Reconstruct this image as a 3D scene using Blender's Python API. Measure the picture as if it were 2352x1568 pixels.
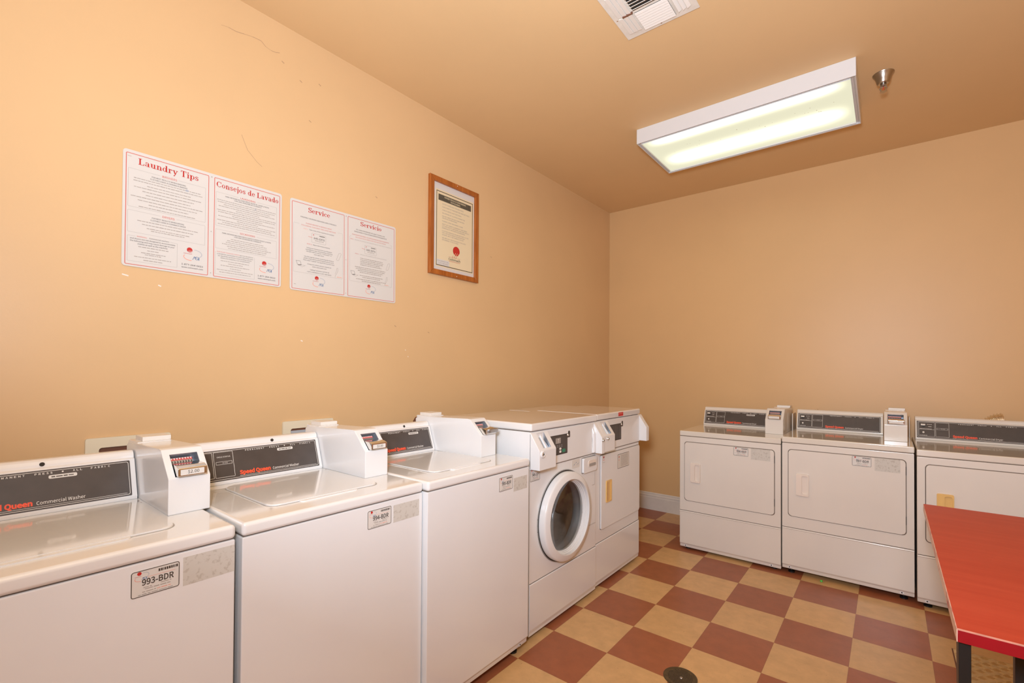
import bpy, bmesh, math, random
from mathutils import Vector, Matrix
from mathutils.geometry import tessellate_polygon

for o in list(bpy.data.objects):
    bpy.data.objects.remove(o, do_unlink=True)
SC = bpy.context.scene
COL = SC.collection
PI = math.pi

# ------------------------------------------------------------------ room sizes
XL, YB, ZC = -0.624, 0.298, 3.029      # left wall, back wall, ceiling
XR, YF = 3.45, -6.2                    # right wall, wall behind the camera
T = 0.3048                             # floor tile

# ------------------------------------------------------------------ camera
F_PX, YAW, PITCH, ROLL = 1078.55, -0.6756, 0.0114, 0.0062
cam_d = bpy.data.cameras.new('camera')
cam_d.sensor_width = 36.0
cam_d.lens = F_PX / 2352.0 * 36.0
cam_d.shift_y = (840.6 - 784.0) / 2352.0
cam_d.clip_start = 0.02
cam = bpy.data.objects.new('camera', cam_d)
COL.objects.link(cam)
fw = Vector((math.sin(YAW) * math.cos(PITCH), math.cos(YAW) * math.cos(PITCH), math.sin(PITCH)))
rt = Vector((math.cos(YAW), -math.sin(YAW), 0))
up = rt.cross(fw)
r2 = rt * math.cos(ROLL) + up * math.sin(ROLL)
u2 = -rt * math.sin(ROLL) + up * math.cos(ROLL)
cm = Matrix((r2, u2, -fw)).transposed().to_4x4()
cm.translation = Vector((1.6698, -4.2003, 1.3511))
cam.matrix_world = cm
SC.camera = cam

# ------------------------------------------------------------------ exposure, world, lamps
SC.view_settings.view_transform = 'Standard'
SC.view_settings.look = 'None'
SC.view_settings.exposure = 0.0
SC.view_settings.gamma = 1.0
SC.view_settings.use_curve_mapping = False
w = bpy.data.worlds.new('world')
SC.world = w
w.use_nodes = True
w.node_tree.nodes['Background'].inputs[0].default_value = (1.0, 0.93, 0.84, 1)
w.node_tree.nodes['Background'].inputs[1].default_value = 0.3

LENS_POWER = 1.5          # radiance of the fluorescent lens over the dryers
LENS2_POWER = 0.3          # and of the one behind the camera


def area(name, loc, target, size, power, color, size_y=None):
    l = bpy.data.lights.new(name, 'AREA')
    l.energy = power
    l.color = color
    l.size = size
    if size_y:
        l.shape = 'RECTANGLE'
        l.size_y = size_y
    o = bpy.data.objects.new(name, l)
    COL.objects.link(o)
    o.location = loc
    d = Vector(target) - Vector(loc)
    o.rotation_euler = d.to_track_quat('-Z', 'Y').to_euler()
    return o


# the photographer's flash on the camera, an added fill lamp further back, and the bounce off the ceiling
FLASH = (0.90, 1.0, 1.16)
area('camera_flash', (1.62, -4.32, 1.72), (1.3, 0.3, 1.3), 0.16, 25, FLASH)
area('rear_fill', (1.9, -5.2, 2.3), (0.6, -0.6, 1.0), 0.3, 14, FLASH)
area('bounce_flash', (1.6, -4.4, 1.6), (1.3, -3.3, 3.0), 0.3, 76, FLASH)


# ------------------------------------------------------------------ materials
def new_mat(name):
    m = bpy.data.materials.new(name)
    m.use_nodes = True
    nt = m.node_tree
    return m, nt, nt.nodes['Principled BSDF']


def simple(name, col, rough=0.4, metal=0.0, spec=0.5, coat=0.0, var=0.0, vscale=8.0, bump=0.0, bscale=200.0):
    m, nt, b = new_mat(name)
    b.inputs['Base Color'].default_value = (*col, 1)
    b.inputs['Roughness'].default_value = rough
    b.inputs['Metallic'].default_value = metal
    b.inputs['Specular IOR Level'].default_value = spec
    b.inputs['Coat Weight'].default_value = coat
    b.inputs['Coat Roughness'].default_value = 0.06
    N = nt.nodes
    if var or bump:
        tc = N.new('ShaderNodeTexCoord')
    if var:
        n = N.new('ShaderNodeTexNoise')
        n.inputs['Scale'].default_value = vscale
        n.inputs['Detail'].default_value = 4
        nt.links.new(tc.outputs['Object'], n.inputs['Vector'])
        r = N.new('ShaderNodeMapRange')
        r.inputs['From Min'].default_value = 0.3
        r.inputs['From Max'].default_value = 0.7
        r.inputs['To Min'].default_value = 1 - var
        r.inputs['To Max'].default_value = 1 + var * 0.5
        nt.links.new(n.outputs['Fac'], r.inputs['Value'])
        mx = N.new('ShaderNodeVectorMath')
        mx.operation = 'SCALE'
        mx.inputs[0].default_value = col
        nt.links.new(r.outputs['Result'], mx.inputs['Scale'])
        nt.links.new(mx.outputs['Vector'], b.inputs['Base Color'])
    if bump:
        n2 = N.new('ShaderNodeTexNoise')
        n2.inputs['Scale'].default_value = bscale
        nt.links.new(tc.outputs['Object'], n2.inputs['Vector'])
        bp = N.new('ShaderNodeBump')
        bp.inputs['Strength'].default_value = bump
        bp.inputs['Distance'].default_value = 0.002
        nt.links.new(n2.outputs['Fac'], bp.inputs['Height'])
        nt.links.new(bp.outputs['Normal'], b.inputs['Normal'])
    return m


WALLC = (0.715, 0.478, 0.248)
M = {}
M['wall'] = simple('peach_wall_paint', WALLC, 0.40, spec=0.4, var=0.035, vscale=1.6, bump=0.08, bscale=120)
M['wall_b'] = simple('peach_wall_paint_deepened', (0.71, 0.452, 0.212), 0.42, spec=0.4, var=0.035, vscale=1.6, bump=0.07, bscale=120)  # same peach paint, with the warmer light of the back wall put into its colour
M['ceiling'] = simple('peach_ceiling_paint', (0.76, 0.515, 0.265), 0.6, spec=0.3, var=0.03, vscale=1.5, bump=0.07, bscale=90)
M['base'] = simple('white_trim_paint', (0.72, 0.66, 0.58), 0.4, var=0.06, vscale=12)
M['enamel'] = simple('white_appliance_enamel', (0.79, 0.785, 0.775), 0.22, spec=0.5, coat=0.35, var=0.02, vscale=3)
M['enamel_top'] = simple('glossy_white_top_enamel', (0.80, 0.785, 0.76), 0.12, spec=0.6, coat=0.8, var=0.02, vscale=4)
M['enamel_old'] = simple('warm_white_dryer_enamel', (0.755, 0.705, 0.635), 0.24, spec=0.5, coat=0.35, var=0.03, vscale=3)
M['enamel_old_top'] = simple('warm_white_dryer_top', (0.75, 0.70, 0.61), 0.14, spec=0.6, coat=0.7, var=0.03, vscale=4)
M['cream'] = simple('cream_plastic', (0.80, 0.72, 0.54), 0.4)
M['console'] = simple('white_console_metal', (0.80, 0.78, 0.76), 0.25, coat=0.3)
M['panel'] = simple('charcoal_control_panel', (0.075, 0.06, 0.052), 0.38, spec=0.4, var=0.12, vscale=20)
M['print_white'] = simple('white_print', (0.80, 0.76, 0.70), 0.5)
M['print_orange'] = simple('orange_red_print', (0.88, 0.09, 0.03), 0.5)
M['gap'] = simple('dark_gap', (0.03, 0.022, 0.016), 0.8)
M['seam'] = simple('door_seam_rubber', (0.16, 0.12, 0.09), 0.7)
M['black'] = simple('black_metal', (0.010, 0.009, 0.008), 0.4)
M['dark'] = simple('dark_recess', (0.035, 0.03, 0.028), 0.5)
M['chrome'] = simple('chrome', (0.75, 0.73, 0.70), 0.12, metal=1.0)
M['steel'] = simple('brushed_steel', (0.50, 0.49, 0.48), 0.32, metal=1.0, var=0.15, vscale=60)
M['drum'] = simple('drum_steel', (0.62, 0.60, 0.58), 0.3, metal=0.85, var=0.15, vscale=40)
M['zinc'] = simple('zinc_plate', (0.42, 0.44, 0.47), 0.35, metal=0.7)
M['red_dot'] = simple('red_marker', (0.65, 0.03, 0.03), 0.5)
M['paper'] = simple('label_paper', (0.70, 0.67, 0.62), 0.5)
M['sign'] = simple('white_sign_plastic', (0.66, 0.64, 0.60), 0.45)
M['ink'] = simple('dark_ink', (0.06, 0.045, 0.035), 0.6)
M['ink_soft'] = simple('soft_grey_ink', (0.36, 0.32, 0.28), 0.6)
M['ink_line'] = simple('fine_grey_line', (0.36, 0.34, 0.31), 0.6)
M['ink_red'] = simple('red_ink', (0.50, 0.022, 0.015), 0.6)
M['ink_redl'] = simple('light_red_ink', (0.62, 0.11, 0.075), 0.6)
M['ink_pink'] = simple('pink_ink', (0.80, 0.36, 0.27), 0.6)
M['ink_blue'] = simple('blue_ink', (0.08, 0.17, 0.33), 0.6)
M['ink_grey'] = simple('grey_ink', (0.45, 0.47, 0.50), 0.6)
M['lid_line'] = simple('lid_crease', (0.45, 0.41, 0.36), 0.5)
M['residue'] = None
M['wood'] = None
M['mat_board'] = simple('pale_mat_board', (0.66, 0.62, 0.58), 0.6)
M['poster'] = simple('cream_poster_paper', (0.76, 0.64, 0.42), 0.5)
M['bar'] = simple('charcoal_bar', (0.10, 0.085, 0.06), 0.6, var=0.3, vscale=90)
M['yellow'] = simple('yellowed_handle_plastic', (0.78, 0.50, 0.17), 0.35, var=0.05)
M['handle'] = simple('white_handle_plastic', (0.80, 0.71, 0.62), 0.3)
M['gasket'] = simple('grey_rubber_gasket', (0.30, 0.31, 0.32), 0.35)
M['hinge'] = simple('grey_hinge', (0.35, 0.35, 0.34), 0.4, metal=0.5)
M['green'] = simple('green_button', (0.03, 0.22, 0.12), 0.4)
M['green_bead'] = simple('bright_green_plastic', (0.10, 0.55, 0.08), 0.3)
M['foil'] = simple('foil_duct', (0.80, 0.74, 0.64), 0.25, metal=1.0, bump=0.5, bscale=120)
M['brown'] = simple('brown_rubber', (0.16, 0.06, 0.03), 0.6)
M['brass'] = simple('satin_nickel', (0.48, 0.42, 0.34), 0.28, metal=1.0)
M['vent'] = simple('vent_paint', (0.78, 0.72, 0.62), 0.4, var=0.08, vscale=30)
M['vent_lit'] = simple('vent_paint_lit', (0.85, 0.80, 0.72), 0.4)  # lit copy of the vent paint, brightness put into the louvre colour
M['fixture'] = simple('white_fixture_metal', (0.70, 0.69, 0.67), 0.35)
M['table_top'] = None
M['table_edge'] = simple('crimson_edge', (0.28, 0.001, 0.006), 0.4, var=0.1, vscale=20)
M['drain'] = simple('tarnished_drain_metal', (0.13, 0.095, 0.05), 0.45, metal=0.6, var=0.3, vscale=60)
M['tread'] = simple('tan_painted_tread_plate', (0.66, 0.47, 0.24), 0.25, var=0.1, vscale=15)
M['scuff'] = simple('grey_scuff', (0.45, 0.28, 0.16), 0.8)
M['chip'] = simple('white_paint_chip', (0.85, 0.76, 0.66), 0.7)
M['white_gloss'] = simple('white_knob_plastic', (0.85, 0.80, 0.72), 0.3)
M['amber'] = simple('red_sticker', (0.60, 0.02, 0.02), 0.4)


def residue_mat():
    m, nt, b = new_mat('sticker_glue_residue')
    N, L = nt.nodes, nt.links
    tc = N.new('ShaderNodeTexCoord')
    n = N.new('ShaderNodeTexNoise')
    n.inputs['Scale'].default_value = 110
    n.inputs['Detail'].default_value = 5
    n.inputs['Distortion'].default_value = 0.4
    L.new(tc.outputs['Object'], n.inputs['Vector'])
    r = N.new('ShaderNodeValToRGB')
    r.color_ramp.elements[0].position = 0.35
    r.color_ramp.elements[0].color = (0.50, 0.46, 0.40, 1)
    r.color_ramp.elements[1].position = 0.46
    r.color_ramp.elements[1].color = (0.60, 0.57, 0.51, 1)
    L.new(n.outputs['Fac'], r.inputs['Fac'])
    L.new(r.outputs['Color'], b.inputs['Base Color'])
    b.inputs['Roughness'].default_value = 0.7
    return m


def wood_mat():
    m, nt, b = new_mat('orange_brown_wood')
    N, L = nt.nodes, nt.links
    tc = N.new('ShaderNodeTexCoord')
    mp = N.new('ShaderNodeMapping')
    mp.inputs['Scale'].default_value = (60, 60, 6)
    L.new(tc.outputs['Object'], mp.inputs['Vector'])
    n = N.new('ShaderNodeTexNoise')
    n.inputs['Scale'].default_value = 1.0
    n.inputs['Detail'].default_value = 5
    L.new(mp.outputs['Vector'], n.inputs['Vector'])
    r = N.new('ShaderNodeValToRGB')
    r.color_ramp.elements[0].position = 0.3
    r.color_ramp.elements[0].color = (0.30, 0.075, 0.008, 1)
    r.color_ramp.elements[1].position = 0.7
    r.color_ramp.elements[1].color = (0.48, 0.15, 0.025, 1)
    L.new(n.outputs['Fac'], r.inputs['Fac'])
    L.new(r.outputs['Color'], b.inputs['Base Color'])
    b.inputs['Roughness'].default_value = 0.35
    return m


def table_mat(name, c1, c2, thr, scale):
    m, nt, b = new_mat(name)
    N, L = nt.nodes, nt.links
    tc = N.new('ShaderNodeTexCoord')
    mp = N.new('ShaderNodeMapping')
    mp.inputs['Scale'].default_value = scale
    L.new(tc.outputs['Object'], mp.inputs['Vector'])
    n = N.new('ShaderNodeTexNoise')
    n.inputs['Scale'].default_value = 1.0
    n.inputs['Detail'].default_value = 6
    n.inputs['Roughness'].default_value = 0.65
    L.new(mp.outputs['Vector'], n.inputs['Vector'])
    r = N.new('ShaderNodeValToRGB')
    r.color_ramp.elements[0].position = thr[0]
    r.color_ramp.elements[0].color = (*c1, 1)
    r.color_ramp.elements[1].position = thr[1]
    r.color_ramp.elements[1].color = (*c2, 1)
    L.new(n.outputs['Fac'], r.inputs['Fac'])
    L.new(r.outputs['Color'], b.inputs['Base Color'])
    b.inputs['Roughness'].default_value = 0.42
    return m


def floor_mat():
    m, nt, b = new_mat('checkered_vinyl_tile')
    N, L = nt.nodes, nt.links
    tc = N.new('ShaderNodeTexCoord')
    sep = N.new('ShaderNodeSeparateXYZ')
    L.new(tc.outputs['Object'], sep.inputs[0])

    def mth(op, a, bb=None):
        n = N.new('ShaderNodeMath')
        n.operation = op
        for i, v in enumerate((a, bb)):
            if v is None:
                continue
            if isinstance(v, (int, float)):
                n.inputs[i].default_value = v
            else:
                L.new(v, n.inputs[i])
        return n.outputs[0]
    gx = mth('DIVIDE', sep.outputs['X'], T)
    gy = mth('DIVIDE', sep.outputs['Y'], T)
    fx, fy = mth('FLOOR', gx), mth('FLOOR', gy)
    par = mth('FLOORED_MODULO', mth('ADD', fx, fy), 2.0)
    # joint lines
    ex = mth('ABSOLUTE', mth('SUBTRACT', mth('SUBTRACT', gx, fx), 0.5))
    ey = mth('ABSOLUTE', mth('SUBTRACT', mth('SUBTRACT', gy, fy), 0.5))
    ln = mth('GREATER_THAN', mth('MAXIMUM', ex, ey), 0.4965)
    # per tile tone
    cmb = N.new('ShaderNodeCombineXYZ')
    L.new(fx, cmb.inputs[0])
    L.new(fy, cmb.inputs[1])
    wn = N.new('ShaderNodeTexWhiteNoise')
    wn.noise_dimensions = '2D'
    L.new(cmb.outputs[0], wn.inputs['Vector'])
    # mottle
    n1 = N.new('ShaderNodeTexNoise')
    n1.inputs['Scale'].default_value = 14
    n1.inputs['Detail'].default_value = 7
    n1.inputs['Roughness'].default_value = 0.65
    L.new(tc.outputs['Object'], n1.inputs['Vector'])
    v = N.new('ShaderNodeTexNoise')
    v.inputs['Scale'].default_value = 75
    v.inputs['Detail'].default_value = 2
    L.new(tc.outputs['Object'], v.inputs['Vector'])
    spk = mth('GREATER_THAN', v.outputs['Fac'], 0.735)
    tone = mth('ADD', mth('MULTIPLY', mth('SUBTRACT', n1.outputs['Fac'], 0.5), 0.55),
               mth('ADD', 0.96, mth('MULTIPLY', wn.outputs['Value'], 0.08)))
    tone = mth('MULTIPLY', tone, mth('SUBTRACT', 1.0, mth('MULTIPLY', spk, 0.30)))
    tone = mth('MULTIPLY', tone, mth('SUBTRACT', 1.0, mth('MULTIPLY', ln, 0.22)))
    mix = N.new('ShaderNodeMix')
    mix.data_type = 'RGBA'
    mix.inputs[6].default_value = (0.62, 0.375, 0.165, 1)
    mix.inputs[7].default_value = (0.34, 0.108, 0.045, 1)
    L.new(par, mix.inputs[0])
    sc = N.new('ShaderNodeVectorMath')
    sc.operation = 'SCALE'
    L.new(mix.outputs[2], sc.inputs[0])
    L.new(tone, sc.inputs['Scale'])
    L.new(sc.outputs[0], b.inputs['Base Color'])
    n3 = N.new('ShaderNodeTexNoise')
    n3.inputs['Scale'].default_value = 3
    n3.inputs['Detail'].default_value = 5
    L.new(tc.outputs['Object'], n3.inputs['Vector'])
    rr = N.new('ShaderNodeMapRange')
    rr.inputs['To Min'].default_value = 0.28
    rr.inputs['To Max'].default_value = 0.5
    L.new(n3.outputs['Fac'], rr.inputs['Value'])
    L.new(rr.outputs[0], b.inputs['Roughness'])
    return m


def lens_mat(power=None):
    """Fluorescent diffuser: bright over the two pairs of tubes, dimmer between them and at the ends."""
    m = bpy.data.materials.new('lit_fluorescent_lens')
    m.use_nodes = True
    nt = m.node_tree
    N, L = nt.nodes, nt.links
    N.clear()
    out = N.new('ShaderNodeOutputMaterial')
    em = N.new('ShaderNodeEmission')
    L.new(em.outputs[0], out.inputs[0])
    tc = N.new('ShaderNodeTexCoord')
    sep = N.new('ShaderNodeSeparateXYZ')
    L.new(tc.outputs['Object'], sep.inputs[0])

    def mth(op, a, bb=None, c=None):
        n = N.new('ShaderNodeMath')
        n.operation = op
        for i, v in enumerate((a, bb, c)):
            if v is None:
                continue
            if isinstance(v, (int, float)):
                n.inputs[i].default_value = v
            else:
                L.new(v, n.inputs[i])
        return n.outputs[0]
    gs = []
    for c0, sg in ((-0.228, 0.048), (0.115, 0.072)):
        dd = mth('DIVIDE', mth('SUBTRACT', sep.outputs['Y'], c0), sg)
        gs.append(mth('EXPONENT', mth('MULTIPLY', mth('MULTIPLY', dd, dd), -1.0)))
    g = mth('MAXIMUM', gs[0], gs[1])
    ax = mth('ABSOLUTE', sep.outputs['X'])
    mr = N.new('ShaderNodeMapRange')
    mr.interpolation_type = 'SMOOTHSTEP'
    mr.inputs['From Min'].default_value = 0.59
    mr.inputs['From Max'].default_value = 0.40
    L.new(ax, mr.inputs['Value'])
    g = mth('MULTIPLY', g, mr.outputs[0])
    st = mth('ADD', mth('MULTIPLY', g, power * 1.5), 0.84)
    L.new(st, em.inputs['Strength'])
    em.inputs['Color'].default_value = (1.0, 0.96, 0.70, 1)
    return m


M['residue'] = residue_mat()
M['wood'] = wood_mat()
M['table_top'] = table_mat('worn_red_laminate', (0.46, 0.034, 0.013), (0.53, 0.056, 0.025), (0.35, 0.75), (3, 26, 3))
M['table_worn'] = table_mat('chipped_table_edge', (0.40, 0.02, 0.02), (0.78, 0.50, 0.38), (0.30, 0.46), (9, 9, 30))
M['table_rub'] = simple('rubbed_pink_edge', (0.62, 0.26, 0.18), 0.5, var=0.3, vscale=25)
M['floor'] = floor_mat()
M['lens'] = lens_mat(LENS_POWER)
M['lens2'] = lens_mat(LENS2_POWER)


# ------------------------------------------------------------------ mesh builder
class MB:
    def __init__(self):
        self.bm = bmesh.new()
        self.mats = []

    def mi(self, mat):
        if mat not in self.mats:
            self.mats.append(mat)
        return self.mats.index(mat)

    def merge(self, tb, mat, mtx=None):
        if mtx is not None:
            bmesh.ops.transform(tb, matrix=mtx, verts=tb.verts)
        i = self.mi(mat)
        vm = {}
        for v in tb.verts:
            vm[v] = self.bm.verts.new(v.co)
        for f in tb.faces:
            try:
                nf = self.bm.faces.new([vm[v] for v in f.verts])
                nf.material_index = i
            except ValueError:
                pass
        tb.free()
        return self

    def box(self, x0, x1, y0, y1, z0, z1, mat, bev=0.0, seg=2, mtx=None):
        tb = bmesh.new()
        vs = [tb.verts.new((x, y, z)) for x in (x0, x1) for y in (y0, y1) for z in (z0, z1)]
        for q in ((0, 1, 3, 2), (4, 6, 7, 5), (0, 4, 5, 1), (2, 3, 7, 6), (0, 2, 6, 4), (1, 5, 7, 3)):
            tb.faces.new([vs[k] for k in q])
        if bev:
            bmesh.ops.bevel(tb, geom=list(tb.edges), offset=bev, segments=seg, affect='EDGES', profile=0.5)
        return self.merge(tb, mat, mtx)

    def prism(self, prof, x0, x1, mat, bev=0.0, seg=2, mtx=None):
        """profile of (y, z) points extruded along x"""
        tb = bmesh.new()
        a = [tb.verts.new((x0, y, z)) for y, z in prof]
        b = [tb.verts.new((x1, y, z)) for y, z in prof]
        n = len(prof)
        tb.faces.new(a)
        tb.faces.new(b[::-1])
        for k in range(n):
            tb.faces.new((a[k], b[k], b[(k + 1) % n], a[(k + 1) % n]))
        bmesh.ops.recalc_face_normals(tb, faces=tb.faces)
        if bev:
            bmesh.ops.bevel(tb, geom=list(tb.edges), offset=bev, segments=seg, affect='EDGES', profile=0.5)
        return self.merge(tb, mat, mtx)

    def poly(self, pts, mat, th=0.0, mtx=None, bev=0.0):
        """flat outline of (x, y) at z 0, thickened up to z = th"""
        tb = bmesh.new()
        b = [tb.verts.new((x, y, th)) for x, y in pts]
        tb.faces.new(b)
        if th:
            a = [tb.verts.new((x, y, 0)) for x, y in pts]
            tb.faces.new(a[::-1])
            n = len(pts)
            for k in range(n):
                tb.faces.new((a[k], a[(k + 1) % n], b[(k + 1) % n], b[k]))
            if bev:
                te = [e for e in tb.edges if e.verts[0] in b and e.verts[1] in b]
                bmesh.ops.bevel(tb, geom=te, offset=bev, segments=3, affect='EDGES', profile=0.5)
        return self.merge(tb, mat, mtx)

    def band(self, outer, inner, mat, z=0.0, th=0.0, mtx=None):
        tb = bmesh.new()
        n = len(outer)
        o = [tb.verts.new((x, y, z + th)) for x, y in outer]
        i = [tb.verts.new((x, y, z + th)) for x, y in inner]
        for k in range(n):
            tb.faces.new((o[k], o[(k + 1) % n], i[(k + 1) % n], i[k]))
        if th:
            o0 = [tb.verts.new((x, y, z)) for x, y in outer]
            i0 = [tb.verts.new((x, y, z)) for x, y in inner]
            for k in range(n):
                j = (k + 1) % n
                tb.faces.new((o0[k], o0[j], o[j], o[k]))
                tb.faces.new((i[k], i[j], i0[j], i0[k]))
        return self.merge(tb, mat, mtx)

    def rframe(self, x0, x1, y0, y1, r, wd, mat, z=0.0, th=0.0, mtx=None):
        return self.band(rrect(x0, x1, y0, y1, r), rrect(x0 + wd, x1 - wd, y0 + wd, y1 - wd, max(r - wd, 0.0003)), mat, z, th, mtx)

    def lathe(self, prof, mat, n=48, mtx=None):
        """(radius, height) profile turned about z"""
        tb = bmesh.new()
        rings = []
        for r, h in prof:
            if r < 1e-6:
                rings.append([tb.verts.new((0, 0, h))])
            else:
                rings.append([tb.verts.new((r * math.cos(2 * PI * k / n), r * math.sin(2 * PI * k / n), h)) for k in range(n)])
        for a, b in zip(rings, rings[1:]):
            for k in range(n):
                j = (k + 1) % n
                if len(a) == 1 and len(b) == 1:
                    continue
                if len(a) == 1:
                    tb.faces.new((a[0], b[j], b[k]))
                elif len(b) == 1:
                    tb.faces.new((a[k], a[j], b[0]))
                else:
                    tb.faces.new((a[k], a[j], b[j], b[k]))
        bmesh.ops.recalc_face_normals(tb, faces=tb.faces)
        return self.merge(tb, mat, mtx)

    def tube(self, pts, r, mat, n=12, radf=None, mtx=None):
        tb = bmesh.new()
        pts = [Vector(p) for p in pts]
        rings = []
        prev = None
        for k, p in enumerate(pts):
            d = (pts[min(k + 1, len(pts) - 1)] - pts[max(k - 1, 0)]).normalized()
            ref = prev if prev is not None else (Vector((0, 0, 1)) if abs(d.z) < 0.9 else Vector((1, 0, 0)))
            s = d.cross(ref).normalized()
            t = s.cross(d).normalized()
            prev = t
            rr = r * (radf(k) if radf else 1)
            rings.append([tb.verts.new(p + (s * math.cos(2 * PI * q / n) + t * math.sin(2 * PI * q / n)) * rr) for q in range(n)])
        for a, b in zip(rings, rings[1:]):
            for q in range(n):
                j = (q + 1) % n
                tb.faces.new((a[q], a[j], b[j], b[q]))
        tb.faces.new(rings[0][::-1])
        tb.faces.new(rings[-1])
        bmesh.ops.recalc_face_normals(tb, faces=tb.faces)
        return self.merge(tb, mat, mtx)

    def line(self, x0, y0, x1, y1, wd, mat, z=0.0, mtx=None, wd1=None):
        d = Vector((x1 - x0, y1 - y0))
        if d.length < 1e-9:
            return self
        nrm = Vector((-d.y, d.x)).normalized()
        a, b = nrm * wd / 2, nrm * (wd1 if wd1 is not None else wd) / 2
        tb = bmesh.new()
        tb.faces.new([tb.verts.new((x, y, z)) for x, y in
                      ((x0 - a.x, y0 - a.y), (x1 - b.x, y1 - b.y), (x1 + b.x, y1 + b.y), (x0 + a.x, y0 + a.y))])
        return self.merge(tb, mat, mtx)

    def arc(self, cx, cy, rx, ry, a0, a1, wd, mat, z=0.0, mtx=None, thin=None, n=26):
        """elliptical stroke; width wd at the sides, thin at top and bottom; degrees"""
        tb = bmesh.new()
        o, i = [], []
        for k in range(n + 1):
            t = math.radians(a0 + (a1 - a0) * k / n)
            c, s = math.cos(t), math.sin(t)
            ww = wd if thin is None else thin + (wd - thin) * c * c
            o.append(tb.verts.new((cx + (rx + ww / 2) * c, cy + (ry + (ww if thin is None else thin) / 2) * s, z)))
            i.append(tb.verts.new((cx + (rx - ww / 2) * c, cy + (ry - (ww if thin is None else thin) / 2) * s, z)))
        for k in range(n):
            q = (o[k], o[k + 1], i[k + 1], i[k]) if a1 < a0 else (i[k], i[k + 1], o[k + 1], o[k])
            tb.faces.new(q)
        for f in tb.faces:
            f.normal_update()
            if f.normal.z < 0:
                f.normal_flip()
        return self.merge(tb, mat, mtx)

    def disc(self, cx, cy, r, mat, z=0.0, mtx=None, n=24, ry=None):
        ry = ry or r
        tb = bmesh.new()
        tb.faces.new([tb.verts.new((cx + r * math.cos(2 * PI * k / n), cy + ry * math.sin(2 * PI * k / n), z)) for k in range(n)])
        return self.merge(tb, mat, mtx)

    def text(self, s, x0, x1, y, cap, mat, z=0.0, mtx=None, bold=0.0, space=1.0, shear=0.0):
        """text with its cap height and its x extent given"""
        me, bb = text_mesh(s, bold, space, shear)
        sy = cap / CAPH
        sx = (x1 - x0) / (bb[1] - bb[0])
        tb = bmesh.new()
        tb.from_mesh(me)
        loc = Matrix.Translation((x0, y, z)) @ Matrix.Diagonal((sx, sy, 1, 1)) @ Matrix.Translation((-bb[0], 0, 0))
        bmesh.ops.transform(tb, matrix=loc, verts=tb.verts)
        for f in tb.faces:
            f.normal_update()
            if f.normal.z < 0:
                f.normal_flip()
        return self.merge(tb, mat, mtx)

    def serif(self, s, x0, x1, y, cap, mat, z=0.0, mtx=None):
        total = sum(GL[c][0] for c in s)
        sx = (x1 - x0) / total
        x = 0.0
        zz = z
        for c in s:
            adv, st = GL[c]
            for q in st:
                zz += 0.000004
                loc = (mtx or Matrix()) @ Matrix.Translation((x0 + x * sx, y, zz)) @ Matrix.Diagonal((sx, cap, 1, 1))
                if q[0] == 'l':
                    self.line(q[1], q[2], q[3], q[4], q[5], mat, 0, loc)
                elif q[0] == 'a':
                    self.arc(q[1], q[2], q[3], q[4], q[5], q[6], q[7], mat, 0, loc, thin=q[8])
                else:
                    self.disc(q[1], q[2], q[3], mat, 0, loc)
            x += adv
        return self

    def fine(self, x0, x1, y, h, mat, z=0.0, mtx=None, seed=0):
        """one line of print too small to read: a run of word-length dashes"""
        rnd = random.Random(seed + int(y * 99991) + int(x0 * 7919))
        x = x0
        while x < x1 - 0.002:
            wl = min(rnd.uniform(0.005, 0.017), x1 - x)
            self.line(x, y, x + wl, y, h * rnd.uniform(0.8, 1.1), mat, z, mtx)
            x += wl + 0.0018
        return self

    def build(self, name, parent=None, smooth=40):
        me = bpy.data.meshes.new(name)
        self.bm.to_mesh(me)
        self.bm.free()
        for m in self.mats:
            me.materials.append(m)
        for p in me.polygons:
            p.use_smooth = True
        me.set_sharp_from_angle(angle=math.radians(smooth))
        o = bpy.data.objects.new(name, me)
        COL.objects.link(o)
        if parent:
            o.parent = parent
        wn = o.modifiers.new('weighted_normals', 'WEIGHTED_NORMAL')
        wn.keep_sharp = True
        wn.weight = 100
        return o


def rrect(x0, x1, y0, y1, r, n=6):
    pts = []
    r = min(r, (x1 - x0) / 2 - 1e-5, (y1 - y0) / 2 - 1e-5)
    for cx, cy, a in ((x1 - r, y0 + r, -90), (x1 - r, y1 - r, 0), (x0 + r, y1 - r, 90), (x0 + r, y0 + r, 180)):
        for k in range(n + 1):
            t = math.radians(a + 90 * k / n)
            pts.append((cx + r * math.cos(t), cy + r * math.sin(t)))
    return pts


_TC = {}
CAPH = 200.0
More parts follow.
